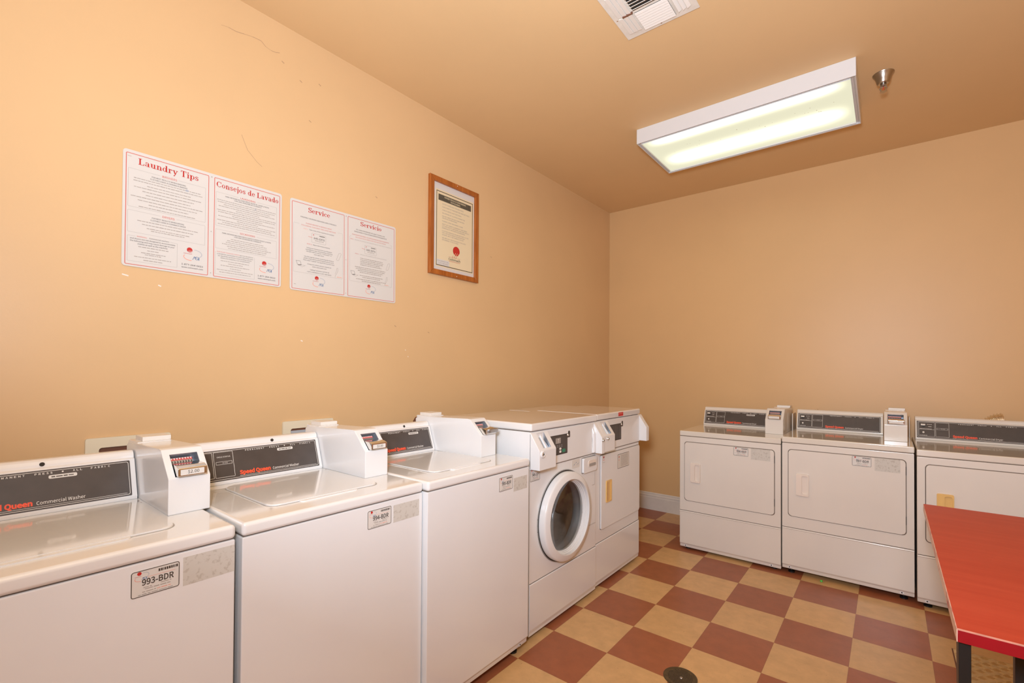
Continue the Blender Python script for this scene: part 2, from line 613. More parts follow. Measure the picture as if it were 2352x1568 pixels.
# letter outlines: character | advance | closed loops of x,y (cap height 200)
OUTLINES = r'''
A|166|1,0 26,0 46,61 119,61 138,0 165,0 97,200 69,200|52,81 62,112 82,180 83,180 103,112 113,81
B|179|28,0 91,0 131,6 157,26 167,59 156,91 126,106 126,108 148,124 156,151 147,179 123,195 87,200 28,200|53,115 53,180 83,180 119,173 131,148 119,124 82,115|53,20 53,95 88,95 128,87 142,59 128,30 88,20
C|174|103,-4 137,4 164,25 150,41 130,25 104,19 71,29 49,57 42,101 50,144 72,172 105,181 128,176 146,163 159,179 137,196 105,204 59,191 28,155 16,100 27,44 58,9
D|188|28,0 79,0 130,12 161,46 172,101 161,155 129,188 77,200 28,200|53,21 53,180 75,180 115,170 138,144 146,101 138,58 115,30 75,21
E|161|28,0 146,0 146,22 53,22 53,94 129,94 129,116 53,116 53,179 143,179 143,200 28,200
F|151|28,0 53,0 53,90 129,90 129,111 53,111 53,179 143,179 143,200 28,200
G|188|106,-4 142,3 168,20 168,104 102,104 102,83 145,83 145,30 129,22 109,19 72,29 50,57 42,101 50,144 73,172 108,181 134,176 151,163 165,179 142,196 108,204 60,191 28,155 16,100 28,44 59,9
H|199|28,0 53,0 53,94 146,94 146,0 171,0 171,200 146,200 146,116 53,116 53,200 28,200
I|80|28,0 53,0 53,200 28,200
J|146|65,-4 96,5 114,27 120,59 120,200 94,200 94,61 86,28 62,19 43,24 28,41 10,28 32,5
K|176|28,0 53,0 53,63 87,104 147,0 175,0 103,124 166,200 137,200 53,100 53,200 28,200
L|148|28,0 140,0 140,22 53,22 53,200 28,200
M|222|28,0 50,0 50,111 47,170 48,170 64,124 102,20 119,20 157,124 173,170 174,170 171,111 171,0 194,0 194,200 164,200 126,93 112,51 111,51 96,93 58,200 28,200
N|197|28,0 51,0 51,105 48,168 49,168 71,126 144,0 170,0 170,200 146,200 146,96 149,33 148,33 126,74 53,200 28,200
O|202|101,-4 146,9 176,45 187,101 176,156 146,191 101,204 57,191 27,156 16,101 27,45 57,9|101,19 70,29 49,57 42,101 49,144 70,172 101,181 133,172 153,144 161,101 153,57 133,29
P|173|28,0 53,0 53,80 86,80 124,86 150,107 159,141 150,176 124,194 85,200 28,200|53,100 53,180 81,180 111,176 128,164 134,141 122,110 82,100
Q|202|101,17 70,28 49,56 42,101 49,144 70,172 101,181 133,172 153,144 161,101 153,56 133,28|162,-50 191,-46 186,-26 165,-29 136,-22 116,-2 153,15 178,50 187,101 176,156 146,191 101,204 57,191 27,156 16,101 25,49 51,14 89,-3 116,-37
R|173|53,105 53,180 86,180 122,172 135,144 122,115 86,105|137,0 166,0 115,88 148,107 160,144 151,177 126,195 90,200 28,200 28,0 53,0 53,85 89,85
S|163|83,-4 119,4 143,24 151,53 139,87 110,107 81,119 59,131 48,153 58,174 85,181 111,176 131,163 144,179 118,197 85,204 53,197 31,178 22,151 36,117 63,99 92,87 116,73 125,51 114,28 83,19 53,25 28,43 13,26 44,4
T|163|69,0 94,0 94,179 155,179 155,200 8,200 8,179 69,179
U|197|98,-4 135,4 161,32 170,82 170,200 146,200 146,82 140,44 123,24 98,19 75,24 58,44 52,82 52,200 27,200 27,82 36,32 62,4
V|157|64,0 93,0 157,200 131,200 99,92 80,26 79,26 59,92 27,200 0,200
W|240|49,0 79,0 109,121 119,166 120,166 130,121 160,0 191,0 232,200 208,200 187,91 176,26 174,26 160,91 132,200 109,200 81,91 67,26 66,26 54,91 33,200 7,200
X|156|5,0 31,0 60,54 76,86 77,86 94,54 124,0 152,0 93,102 148,200 121,200 95,149 80,120 79,120 64,149 36,200 8,200 63,103
Y|145|60,0 85,0 85,77 145,200 119,200 93,144 73,100 72,100 52,144 26,200 0,200 60,77
Z|165|14,0 152,0 152,22 45,22 150,185 150,200 23,200 23,179 119,179 14,15
a|154|59,-4 85,3 108,18 109,18 111,0 132,0 132,91 127,123 110,144 80,152 47,146 22,133 32,115 52,126 76,131 101,120 107,94 55,84 26,66 16,38 28,7|66,17 48,22 40,40 55,64 107,77 107,36 87,22
b|169|90,-4 122,6 146,33 155,76 148,116 128,143 96,152 71,146 49,131 50,158 50,217 25,217 25,0 45,0 47,15 48,15 69,1|86,17 69,21 50,33 50,111 70,126 89,131 120,116 129,76 117,33
c|139|83,-4 109,1 132,15 121,32 105,21 86,17 53,33 40,74 53,115 86,131 102,127 116,118 129,135 110,147 85,152 50,143 24,116 14,74 23,32 48,6
d|169|76,-4 100,3 121,17 124,0 144,0 144,217 119,217 119,160 120,135 101,147 79,152 47,142 24,116 14,74 22,32 43,6|81,17 51,32 40,74 53,115 83,131 101,127 119,115 119,38 101,22
e|151|85,-4 112,1 134,11 125,28 108,19 88,16 53,30 39,68 139,68 140,82 133,119 113,143 80,152 48,142 24,116 14,74 24,32 49,6|38,86 53,120 81,132 108,120 118,86
f|89|9,128 29,128 29,0 54,0 54,128 85,128 85,148 54,148 54,172 59,193 75,201 92,197 97,216 72,221 40,208 29,172 29,148 9,147
g|154|75,-68 115,-61 141,-42 150,-17 137,10 98,18 69,18 49,23 43,34 46,45 53,52 75,47 113,61 129,98 126,116 117,129 147,129 147,148 96,148 75,152 47,145 27,127 19,99 25,75 39,59 39,58 28,47 22,31 26,16 36,6 36,5 20,-10 14,-29 31,-58|75,64 53,73 43,99 53,125 75,134 97,125 106,99 97,73|79,-51 47,-44 36,-25 39,-12 51,0 70,-2 95,-2 118,-6 126,-21 113,-42
h|166|25,0 50,0 50,108 70,124 91,130 112,121 119,91 119,0 144,0 144,94 139,126 124,145 98,152 71,145 49,127 50,158 50,217 25,217
i|75|25,0 50,0 50,148 25,148|38,179 50,183 54,195 50,207 38,211 26,207 21,195 26,183
j|75|10,-66 41,-53 50,-17 50,148 25,148 25,-17 22,-38 7,-46 -7,-43 -12,-62|38,179 50,183 54,195 50,207 38,211 26,207 21,195 26,183
k|151|25,0 50,0 50,39 77,71 121,0 148,0 92,88 141,148 114,148 51,70 50,70 50,217 25,217
l|77|51,-4 66,-1 62,18 57,17 52,20 50,28 50,217 25,217 25,29 31,5
m|253|25,0 50,0 50,108 70,125 87,130 108,121 115,91 115,0 140,0 140,108 159,125 177,130 198,121 205,91 205,0 229,0 229,94 225,126 210,145 185,152 159,144 136,124 121,144 95,152 70,145 49,127 48,127 46,148 25,148
n|166|25,0 50,0 50,108 70,124 91,130 112,121 119,91 119,0 144,0 144,94 139,126 124,145 98,152 71,145 49,127 48,127 46,148 25,148
o|165|83,-4 117,6 141,32 151,74 141,116 117,143 83,152 49,143 24,116 14,74 24,32 49,6|83,17 52,33 40,74 52,115 83,131 114,115 126,74 114,33
p|169|25,-62 50,-62 50,-12 49,14 70,1 90,-4 122,6 146,33 155,76 148,116 128,143 96,152 71,146 49,131 48,131 46,148 25,148|86,17 69,21 50,33 50,111 71,126 89,131 120,116 129,76 117,33
q|169|119,-62 144,-62 144,148 124,148 122,134 121,134 102,147 79,152 47,142 24,116 14,74 22,32 43,6 76,-4 100,2 120,17 119,-10|81,17 51,32 40,74 53,115 83,131 101,127 119,115 119,38 101,22
r|106|25,0 50,0 50,95 68,122 87,130 102,127 106,149 91,152 67,144 49,121 48,121 46,148 25,148
s|128|64,-4 104,9 118,40 103,70 73,85 50,95 41,111 47,126 68,133 86,129 102,120 114,135 94,147 68,152 30,140 17,110 31,82 60,67 83,56 94,39 87,23 65,16 41,21 21,34 9,17 34,2
t|103|71,-4 99,2 94,21 77,17 59,24 54,45 54,128 95,128 95,148 54,148 54,190 34,190 31,148 7,147 7,128 29,128 29,46 33,20 47,3
u|166|68,-4 95,4 117,23 118,23 120,0 141,0 141,148 116,148 116,43 96,24 76,18 55,27 48,57 48,148 23,148 23,54 28,22 43,3
v|142|57,0 86,0 139,148 114,148 86,64 72,20 71,20 57,64 29,148 4,148
w|219|49,0 77,0 98,79 109,123 110,123 120,80 141,0 172,0 212,148 188,148 166,62 157,21 156,21 145,62 122,148 98,148 75,62 65,21 64,21 55,62 33,148 7,148
x|136|4,0 30,0 50,35 65,61 67,61 83,35 105,0 132,0 83,75 128,148 102,148 84,116 71,91 69,91 55,116 35,148 8,148 53,77
y|142|28,-64 62,-49 83,-13 139,148 114,148 88,66 76,24 74,24 59,66 29,148 4,148 63,0 60,-11 47,-34 26,-43 15,-41 10,-61
z|130|10,0 122,0 122,20 41,20 119,135 119,148 18,148 18,128 88,128 10,13
0|151|76,-4 109,8 130,43 138,101 130,158 109,192 76,204 43,192 21,158 14,101 21,43 43,8|76,17 56,25 43,53 38,101 43,148 56,175 76,184 96,175 109,148 114,101 109,53 96,25
1|151|24,0 134,0 134,21 94,21 94,200 74,200 33,186 33,170 69,170 69,21 24,21
2|151|12,0 138,0 138,22 82,22 50,20 107,84 128,145 121,176 101,196 70,204 37,196 11,174 25,160 44,177 67,183 95,172 104,144 81,87 12,15
3|151|72,-4 104,3 127,23 136,53 124,87 94,104 94,106 120,123 129,154 122,181 101,198 71,204 40,197 15,180 29,164 48,178 70,183 95,175 104,152 99,132 81,119 49,114 49,94 85,89 105,75 111,54 99,27 70,17 41,24 21,40 8,24 33,5
4|151|93,0 116,0 116,55 143,55 143,75 116,75 116,200 89,200 5,71 5,55 93,55|93,75 31,75 77,143 93,173 94,173 93,136
5|151|71,-4 103,5 127,28 137,65 129,101 107,122 77,129 47,121 52,179 127,179 127,200 30,200 23,107 37,98 53,107 70,110 100,98 112,64 99,30 69,17 40,24 20,39 7,23 33,5
6|151|82,-4 111,5 132,27 140,61 133,96 114,117 84,124 60,118 39,100 46,149 65,175 90,183 108,179 122,168 136,183 116,198 89,204 53,193 26,158 15,95 24,40 48,7|39,80 60,100 80,106 107,94 116,61 106,29 82,16 52,33
7|151|54,0 80,0 86,69 103,128 139,185 139,200 13,200 13,179 111,179 69,97
8|151|76,-4 109,3 131,22 139,48 129,81 105,101 105,102 123,122 132,150 125,178 106,196 77,203 38,189 22,152 30,125 49,106 49,105 24,84 13,50 21,22 43,3|90,109 58,125 45,152 54,176 77,184 102,174 111,149 105,128|77,15 47,25 35,52 42,78 62,97 99,79 115,49 105,24
9|151|64,-4 100,8 126,44 137,109 128,161 104,193 69,204 41,195 20,173 12,139 19,104 38,83 67,76 92,82 113,100 105,51 87,25 63,17 45,21 29,32 16,17 36,2|113,121 92,101 71,94 44,106 35,139 45,172 70,184 100,168
-|95|13,67 82,67 82,86 13,86
.|76|38,-4 51,2 56,15 51,29 38,34 25,29 20,15 25,2
,|76|20,-52 50,-29 60,5 55,27 39,34 26,30 20,17 26,4 39,-1 42,0 34,-22 14,-37
:|76|38,106 51,112 56,126 51,139 38,145 25,139 20,126 25,112|38,-4 51,2 56,15 51,29 38,34 25,29 20,15 25,2
$|151|68,-34 86,-34 86,-3 120,14 133,50 111,95 70,117 48,148 56,169 79,177 99,173 116,160 129,175 111,190 86,198 86,228 68,228 68,197 36,181 24,147 46,106 87,83 109,49 100,26 74,17 49,23 28,37 16,20 39,5 68,-3
(|92|65,-53 80,-47 54,16 46,85 54,153 80,216 65,223 36,159 25,85 36,11
)|92|27,-53 56,11 67,85 56,159 27,223 11,216 38,153 47,85 38,16 11,-47
"|129|30,132 46,132 50,183 51,210 25,210 25,183|84,132 99,132 104,183 105,210 78,210 79,183
'|76|30,132 46,132 50,183 51,210 25,210 25,183
'''
GLYPH = {}
for _l in OUTLINES.strip().split('\n'):
    _p = _l.split('|')
    GLYPH[_p[0]] = (int(_p[1]), [[tuple(int(v) for v in q.split(',')) for q in lp.split()] for lp in _p[2:]])


def glyph_mesh(c, bold):
    """triangulated letter; bold pushes the outline outward by that share of the cap height"""
    adv, loops = GLYPH[c]
    L = []
    for lp in loops:
        n = len(lp)
        out = []
        for k in range(n):
            p, q, r = Vector(lp[k - 1]), Vector(lp[k]), Vector(lp[(k + 1) % n])
            d1, d2 = (q - p).normalized(), (r - q).normalized()
            nn = Vector((-d1.y - d2.y, d1.x + d2.x))
            if nn.length > 1e-6:
                nn.normalize()
                s = 1.0 / max(0.5, nn.dot(Vector((-d1.y, d1.x))))
            else:
                s = 0
            out.append(q + nn * s * bold * 200.0 * BSIGN)
        L.append([Vector((v.x, v.y, 0)) for v in out])
    def sgn(lp):
        return sum(lp[k].x * lp[(k + 1) % len(lp)].y - lp[(k + 1) % len(lp)].x * lp[k].y for k in range(len(lp)))
    sizes = [sgn(lp) for lp in L]
    big = max(range(len(L)), key=lambda k: abs(sizes[k]))
    outer = [k for k in range(len(L)) if sizes[k] * sizes[big] > 0]
    vs, tris = [], []
    for k in outer:
        xs, ys = [v.x for v in L[k]], [v.y for v in L[k]]
        grp = [L[k]]
        for h in range(len(L)):
            if h not in outer and min(xs) < L[h][0].x < max(xs) and min(ys) < L[h][0].y < max(ys):
                grp.append(L[h])
        o = len(vs)
        vs += [v for lp in grp for v in lp]
        tris += [tuple(o + i for i in t) for t in tessellate_polygon(grp)]
    return adv, vs, tris


def text_mesh(s, bold=0.0, space=1.0, shear=0.0):
    key = (s, bold)
    if key not in _TC:
        me = bpy.data.meshes.new('print')
        vs, fs = [], []
        x = 0.0
        for c in s:
            if c == ' ':
                x += 62
                continue
            if (c, bold) not in _TC:
                _TC[(c, bold, 0)] = glyph_mesh(c, bold)
            adv, pts, tris = _TC[(c, bold, 0)]
            o = len(vs)
            vs += [(p.x + x, p.y, 0) for p in pts]
            fs += [tuple(o + i for i in t) for t in tris]
            x += adv
        me.from_pydata(vs, [], fs)
        xs = [v[0] for v in vs]
        _TC[key] = (me, (min(xs), max(xs)))
    return _TC[key]


BSIGN = 1.0
_a = GLYPH['I'][1][0]
_ar = sum(_a[k][0] * _a[(k + 1) % len(_a)][1] - _a[(k + 1) % len(_a)][0] * _a[k][1] for k in range(len(_a)))
BSIGN = -1.0 if _ar > 0 else 1.0

# slab serif letters of the sign titles, drawn as strokes (cap height 1)
A_ = 0.17


def sf(x0, x1, y=0.035, w_=0.075):
    return ('l', x0, y, x1, y, w_)


GL = {
    ' ': (0.34, []),
    'L': (0.78, [('l', .22, 0, .22, 1, .19), sf(.02, .44, .962), sf(.02, .70, .04, .08), ('l', .67, 0, .67, .30, .08)]),
    'a': (0.66, [('a', .26, .19, .15, .15, 0, 360, .13, .06), ('l', .44, .02, .44, .5, A_), ('a', .28, .49, .16, .15, 0, 155, .13, .07), ('d', .15, .53, .07), sf(.42, .63)]),
    'u': (0.74, [('l', .18, .2, .18, .66, A_), ('a', .34, .21, .16, .18, 180, 360, .15, .08), ('l', .52, 0, .52, .66, A_), sf(.02, .2, .63), sf(.38, .54, .63), sf(.52, .72)]),
    'n': (0.74, [('l', .19, 0, .19, .66, A_), sf(.02, .2, .63), sf(.03, .36), ('a', .37, .45, .17, .18, 0, 180, .15, .08), ('l', .54, 0, .54, .46, A_), sf(.40, .72)]),
    'd': (0.74, [('a', .30, .33, .18, .29, 0, 360, .15, .07), ('l', .53, 0, .53, 1, A_), sf(.37, .55, .962), sf(.53, .72)]),
    'r': (0.58, [('l', .19, 0, .19, .66, A_), sf(.02, .2, .63), sf(.03, .40), ('a', .38, .42, .18, .2, 50, 180, .12, .09), ('d', .47, .56, .08)]),
    'y': (0.70, [('l', .14, .64, .36, .04, A_), ('l', .58, .64, .26, -.22, .08), ('d', .2, -.22, .08), sf(.0, .32, .63), sf(.44, .70, .63)]),
    'T': (0.82, [('l', .40, 0, .40, 1, .19), sf(.04, .76, .955, .085), ('l', .07, .72, .07, 1, .07), ('l', .73, .72, .73, 1, .07), sf(.22, .58)]),
    'i': (0.38, [('l', .20, 0, .20, .66, A_), sf(.03, .2, .63), sf(.03, .37), ('d', .19, .88, .10)]),
    'p': (0.72, [('l', .19, -.28, .19, .66, A_), sf(.02, .2, .63), sf(.03, .36, -.25), ('a', .42, .33, .18, .29, 0, 360, .15, .07)]),
    's': (0.56, [('a', .27, .475, .15, .15, 20, 250, .12, .08), ('a', .28, .19, .16, .155, -160, 75, .12, .08), ('l', .17, .40, .40, .27, .12), ('l', .44, .47, .44, .64, .06), ('l', .09, .03, .09, .2, .06)]),
    'S': (0.70, [('a', .35, .73, .22, .22, 15, 260, .15, .09), ('a', .36, .28, .24, .235, -165, 80, .15, .09), ('l', .20, .60, .54, .42, .15), ('l', .60, .70, .60, .98, .07), ('l', .09, .04, .09, .30, .07)]),
    'C': (0.86, [('a', .44, .5, .33, .45, 45, 315, .19, .08), ('l', .75, .66, .75, .96, .08), ('l', .70, .12, .79, .26, .08)]),
    'o': (0.64, [('a', .31, .33, .20, .29, 0, 360, .16, .07)]),
    'e': (0.60, [('a', .31, .33, .20, .29, 5, 320, .16, .07), sf(.15, .55, .36, .06)]),
    'c': (0.58, [('a', .31, .33, .20, .29, 50, 320, .16, .07), ('d', .45, .50, .08)]),
    'j': (0.40, [('l', .22, -.1, .22, .66, A_), sf(.04, .22, .63), ('a', .08, -.1, .14, .15, 270, 360, .15, .08), ('d', .21, .88, .10)]),
    'v': (0.68, [('l', .14, .64, .35, .03, A_), ('l', .57, .64, .36, .03, .08), sf(.0, .32, .63), sf(.44, .70, .63)]),
}


def empty(name, loc=(0, 0, 0), rz=0.0):
    o = bpy.data.objects.new(name, None)
    COL.objects.link(o)
    o.location = loc
    o.rotation_euler = (0, 0, rz)
    o.empty_display_size = 0.1
    return o


def tag(o, label=None, cat=None, group=None, kind=None):
    if label:
        o['label'] = label
    if cat:
        o['category'] = cat
    if group:
        o['group'] = group
    if kind:
        o['kind'] = kind
    return o


def front_m(x, z, y=0.0):
    """2D print (a, b) onto a machine front: a to local +x, b to +z, facing -y"""
    m = Matrix(((1, 0, 0), (0, 0, 1), (0, -1, 0))).transposed().to_4x4()
    # columns: X->(1,0,0), Y->(0,0,1), Z->(0,-1,0)
    m = Matrix(((1, 0, 0, x), (0, 0, -1, y), (0, 1, 0, z), (0, 0, 0, 1)))
    return m


# ------------------------------------------------------------------ structure
def wall(name, mat, x0, x1, y0, y1, z0, z1):
    o = MB().box(x0, x1, y0, y1, z0, z1, mat).build(name)
    return tag(o, kind='structure')


wall('floor', M['floor'], XL - .1, XR + .1, YF - .1, YB + .1, -0.1, 0.0)
wall('ceiling', M['ceiling'], XL - .1, XR + .1, YF - .1, YB + .1, ZC, ZC + .1)
wl = wall('wall_left', M['wall'], XL - .1, XL, YF - .1, YB + .1, 0, ZC)
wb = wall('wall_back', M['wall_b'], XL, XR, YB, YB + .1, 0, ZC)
wall('wall_right', M['wall'], XR, XR + .1, YF - .1, YB + .1, 0, ZC)
wall('wall_front', M['wall'], XL, XR, YF - .1, YF, 0, ZC)

prof = [(0, 0), (-.014, 0), (-.014, .118), (-.011, .126), (-.012, .140), (-.006, .150), (-.007, .160), (-.002, .168), (0, .168)]
b = MB()
b.prism([(YB + y, z) for y, z in prof], XL, XR, M['base'])
tag(b.build('baseboard_back', None, 12), kind='structure')
b = MB()
rot = Matrix.Rotation(PI / 2, 4, 'Z')
b.prism([(y, z) for y, z in prof], YF, YB - .015, M['base'], mtx=Matrix.Translation((XL, 0, 0)) @ rot)
tag(b.build('baseboard_left'), kind='structure')


def wall_pt(mb, y0, z0, y1, z1, w_, mat):
    m = Matrix(((0, 0, 1, XL + .0006), (1, 0, 0, 0), (0, 1, 0, 0), (0, 0, 0, 1)))
    mb.line(y0, z0, y1, z1, w_, mat, 0, m)


def cracks():
    b = MB()
    pts = [(-3.405, 2.872), (-3.375, 2.878), (-3.345, 2.877), (-3.31, 2.885), (-3.274, 2.893), (-3.236, 2.895),
           (-3.216, 2.879), (-3.19, 2.874), (-3.171, 2.876), (-3.150, 2.884)]
    for k, (p, q) in enumerate(zip(pts, pts[1:])):
        wall_pt(b, *p, *q, 0.0022 if k % 3 else 0.0012, M['scuff'])
    for p, q in (((-3.316, 2.42), (-3.29, 2.36)), ((-3.29, 2.36), (-3.248, 2.319)), ((-3.248, 2.319), (-3.225, 2.305))):
        wall_pt(b, *p, *q, 0.0018, M['scuff'])
    for y, z in ((-3.05, 2.80), (-2.95, 2.83), (-2.2, 1.60), (-2.46, 1.62), (-3.14, 2.85), (-3.0, 2.62), (-1.6, 2.2), (-2.6, 2.35)):
        wall_pt(b, y, z, y + .012, z - .006, 0.004, M['scuff'])
    tag(b.build('scuff_marks', wl), label='hairline cracks and dark scuffs in the peach paint')
    b = MB()
    for y, z, l in ((-3.735, 1.716, .02), (-3.62, 1.69, .010), (-2.38, 1.48, .006), (-2.36, 1.44, .006), (-3.03, 1.50, .01)):
        wall_pt(b, y, z, y + l, z - .004, 0.005, M['chip'])
    tag(b.build('paint_chips', wl), label='small white chips in the peach paint')


cracks()


# ------------------------------------------------------------------ emblem and labels
def emblem(b, cx, cy, s, mtx, slashes=True):
    """ball, the two arcs and the lettering of the laundry company; s = ball radius / 0.0103"""
    def X(v):
        return cx + v * s

    def Y(v):
        return cy + v * s
    z = .0003
    b.disc(X(0), Y(0), .0103 * s, M['ink_red'], z, mtx)
    if slashes:
        for k in range(3):
            b.line(X(-.006 + .0045 * k), Y(-.0095), X(-.001 + .0045 * k), Y(-.0015), .0011 * s, M['sign'], z + .0001, mtx)
    b.text('coinmach', X(-.0218), X(.0088), Y(-.0178), .0040 * s, M['ink_red'], z, mtx, bold=.01)
    b.arc(X(.004), Y(-.030), .025 * s, .0135 * s, 150, 278, .0028 * s, M['ink_pink'], z, mtx)
    b.arc(X(.019), Y(-.013), .0255 * s, .016 * s, 95, -45, .0028 * s, M['ink_grey'], z, mtx)
    b.line(X(.0116), Y(-.0385), X(.0175), Y(-.0245), .0018 * s, M['ink_blue'], z, mtx)
    b.line(X(.0175), Y(-.0245), X(.0225), Y(-.036), .0018 * s, M['ink_blue'], z, mtx)
    b.arc(X(.0265), Y(-.031), .0068 * s, .0062 * s, 0, 360, .0016 * s, M['ink_blue'], z + .0001, mtx)
    b.line(X(.0205), Y(-.028), X(.0325), Y(-.034), .0016 * s, M['ink_blue'], z + .0001, mtx)
    b.line(X(.0345), Y(-.0245), X(.0345), Y(-.039), .0018 * s, M['ink_blue'], z, mtx)


def id_label(parent, number, u0, z0, w_, h_, y, worn=False):
    b = MB()
    m = front_m(u0, z0, y)
    P = M['paper']
    b.poly(rrect(0, w_, 0, h_, .006), P, .0006, m)
    zz = .0009
    b.rframe(.001, w_ - .001, .001, h_ - .001, .0055, .0016, M['ink'], zz, 0, m)
    rnd = random.Random(number)
    x = .55
    while x < .93:
        d = rnd.uniform(.012, .04)
        b.line(x * w_, .845 * h_, (x + d) * w_, .845 * h_, .10 * h_, M['ink'], zz, m)
        x += d + .012
    s = w_ / .1 * .42
    emblem(b, .17 * w_, .885 * h_, s, m @ Matrix.Translation((0, 0, .0006)), False)
    b.line(.33 * w_, .70 * h_, .90 * w_, .70 * h_, .012 * h_, M['ink_pink'], zz, m)
    b.text(number, .22 * w_, .87 * w_, .42 * h_, .22 * h_, M['ink'], zz + .0002, m, bold=.030)
    for x0, x1, yy, mt in ((.25, .42, .33, 'ink_soft'), (.60, .82, .36, 'ink_soft'), (.28, .80, .27, 'ink_soft'),
                           (.23, .50, .17, 'ink_soft'), (.52, .83, .17, 'ink_pink'), (.15, .88, .085, 'ink_line')):
        b.fine(x0 * w_, x1 * w_, yy * h_, .028 * h_, M[mt], zz, m)
    if worn:
        for k in range(26):
            b.disc(rnd.uniform(.06, .9) * w_, rnd.uniform(.1, .8) * h_, rnd.uniform(.0005, .0018), M["scuff"] if k % 2 else M['ink_pink'], zz + .0002 + k * .00001, m, n=7)
    return tag(b.build('identification_label', parent), label='white label printed ' + number)


def residue(parent, u0, z0, w_, h_, y):
    b = MB()
    b.poly([(0, 0), (w_, 0), (w_, h_), (0, h_)], M['residue'], .0003, front_m(u0, z0, y))
    return tag(b.build('sticker_residue', parent), label='grey rectangle of old sticker glue')


# ------------------------------------------------------------------ shared appliance parts
def feet(parent, w_, d_, z0):
    for u in (.05, w_ - .05):
        for d in (.06, d_ - .06):
            b = MB()
            b.lathe([(0, 0), (.02, 0), (.02, .008), (.008, .012), (.008, z0 + .004), (0, z0 + .004)], M['black'], 16, Matrix.Translation((u, d, 0)))
            b.build('foot', parent)


def console(parent, w1, TZ, d0, kind, cm, pill=True, screw=False):
    """sloping back console from local x .01 to w1 standing on the top at height TZ"""
    pr = [(0, 0), (-.002, .010), (.0395, .126), (.047, .129), (.048, .136), (.053, .146), (.062, .151), (.075, .151), (.155, .142), (.165, 0)]
    pr = [(d0 + y, TZ + z) for y, z in pr]
    b = MB()
    b.prism(pr, .014, w1, cm, .002, 2)
    if screw:
        mt = Matrix.Translation((.335, d0 + .050, TZ + .137)) @ Matrix.Rotation(math.radians(68), 4, 'X')
        b.lathe([(0, .003), (.006, .003), (.006, 0), (.0075, -.001)], M['gap'], 16, mt)
    con = b.build('console', parent, 22)
    # control panel plane
    B = Vector((0, .0415, .116)).normalized()
    A = Vector((1, 0, 0))
    Nn = A.cross(B)
    O = Vector((.022, d0 - .002, TZ + .010)) + B * .004 + Nn * .0003
    m = Matrix(((A.x, B.x, Nn.x, O.x), (A.y, B.y, Nn.y, O.y), (A.z, B.z, Nn.z, O.z), (0, 0, 0, 1)))
    W = w1 - .022 - .014
    Hh = .1145
    b = MB()
    b.poly(rrect(0, W, 0, Hh, .003), M['panel'], .0012, m)
    pan = b.build('control_panel', parent)
    z = .0016
    b = MB()
    pw = M['print_white']
    b.rframe(.004, W - .004, .004, Hh - .004, .006, .0013, pw, z, 0, m)
    b.rframe(.090 + .004, .160, .012, Hh - .007, .002, .0011, pw, z, 0, m)
    b.rframe(.0095, .090, .012, Hh - .007, .002, .0011, pw, z, 0, m)
    b.rframe(.100, .155, .060, .071, .0015, .0009, pw, z, 0, m)
    b.text('IN USE', .122, .140, .0637, .0035, pw, z, m)
    if kind == 'washer':
        b.text('CYCLE STATUS', .105, .150, .0860, .0045, pw, z, m, bold=.01)
    else:
        b.line(.0095, .058, .090, .058, .0011, pw, z, m)
        for x0, x1, yy in ((.052, .076, .093), (.058, .078, .078), (.015, .075, .0625), (.015, .052, .018)):
            b.fine(x0, x1, yy, .0022, pw, z, m, 5)
    # spaced lettering along the top
    x0, x1 = .205, .470
    words = 'PERMANENT  PRESS  -  ALL  FABRIC'
    n = len(words)
    for k, c in enumerate(words):
        if c == ' ':
            continue
        xx = x0 + (x1 - x0) * k / n
        if c == '-':
            b.disc(xx + .002, .1040, .0022, pw, z, m, 12)
        else:
            ww = .0046 if c != 'I' else .0012
            b.text(c, xx, xx + ww, .1012, .0052, pw, z, m, bold=.02)
    b.text('Speed Queen', .176, .290, .0150, .0135, M['print_orange'], z, m, bold=.075)
    b.text('Commercial ' + ('Washer' if kind == 'washer' else 'Dryer'), .298, .404, .0150, .0098, pw, z, m, bold=.004)
    b.line(.176, .0095, W - .012, .0095, .0009, pw, z, m)
    tag(b.build('lettering', pan), label='white and orange lettering')
    if pill:
        b = MB()
        b.poly(rrect(.325, .388, .086, .0965, .004), M['paper'], .0006, m @ Matrix.Translation((0, 0, .0012)))
        b.fine(.331, .382, .0912, .0030, M['ink'], .0021, m, 3)
        tag(b.build('small_sticker', pan), label='small white sticker')
    if kind == 'dryer':
        b = MB()
        mt = m @ Matrix.Translation((.033, .087, .0012))
        b.lathe([(0, .006), (.011, .005), (.012, 0)], M['black'], 20, mt)
        b.box(-.013, .010, -.0050, .0050, .004, .014, M['white_gloss'], .0015, 2, mt)
        tag(b.build('selector_knob', pan), label='white pointer knob')
        b = MB()
        b.lathe([(0, .007), (.005, .0065), (.006, .004), (.006, 0)], M['white_gloss'], 16, m @ Matrix.Translation((.033, .037, .0012)))
        tag(b.build('start_button', pan), label='round white button')
    return con


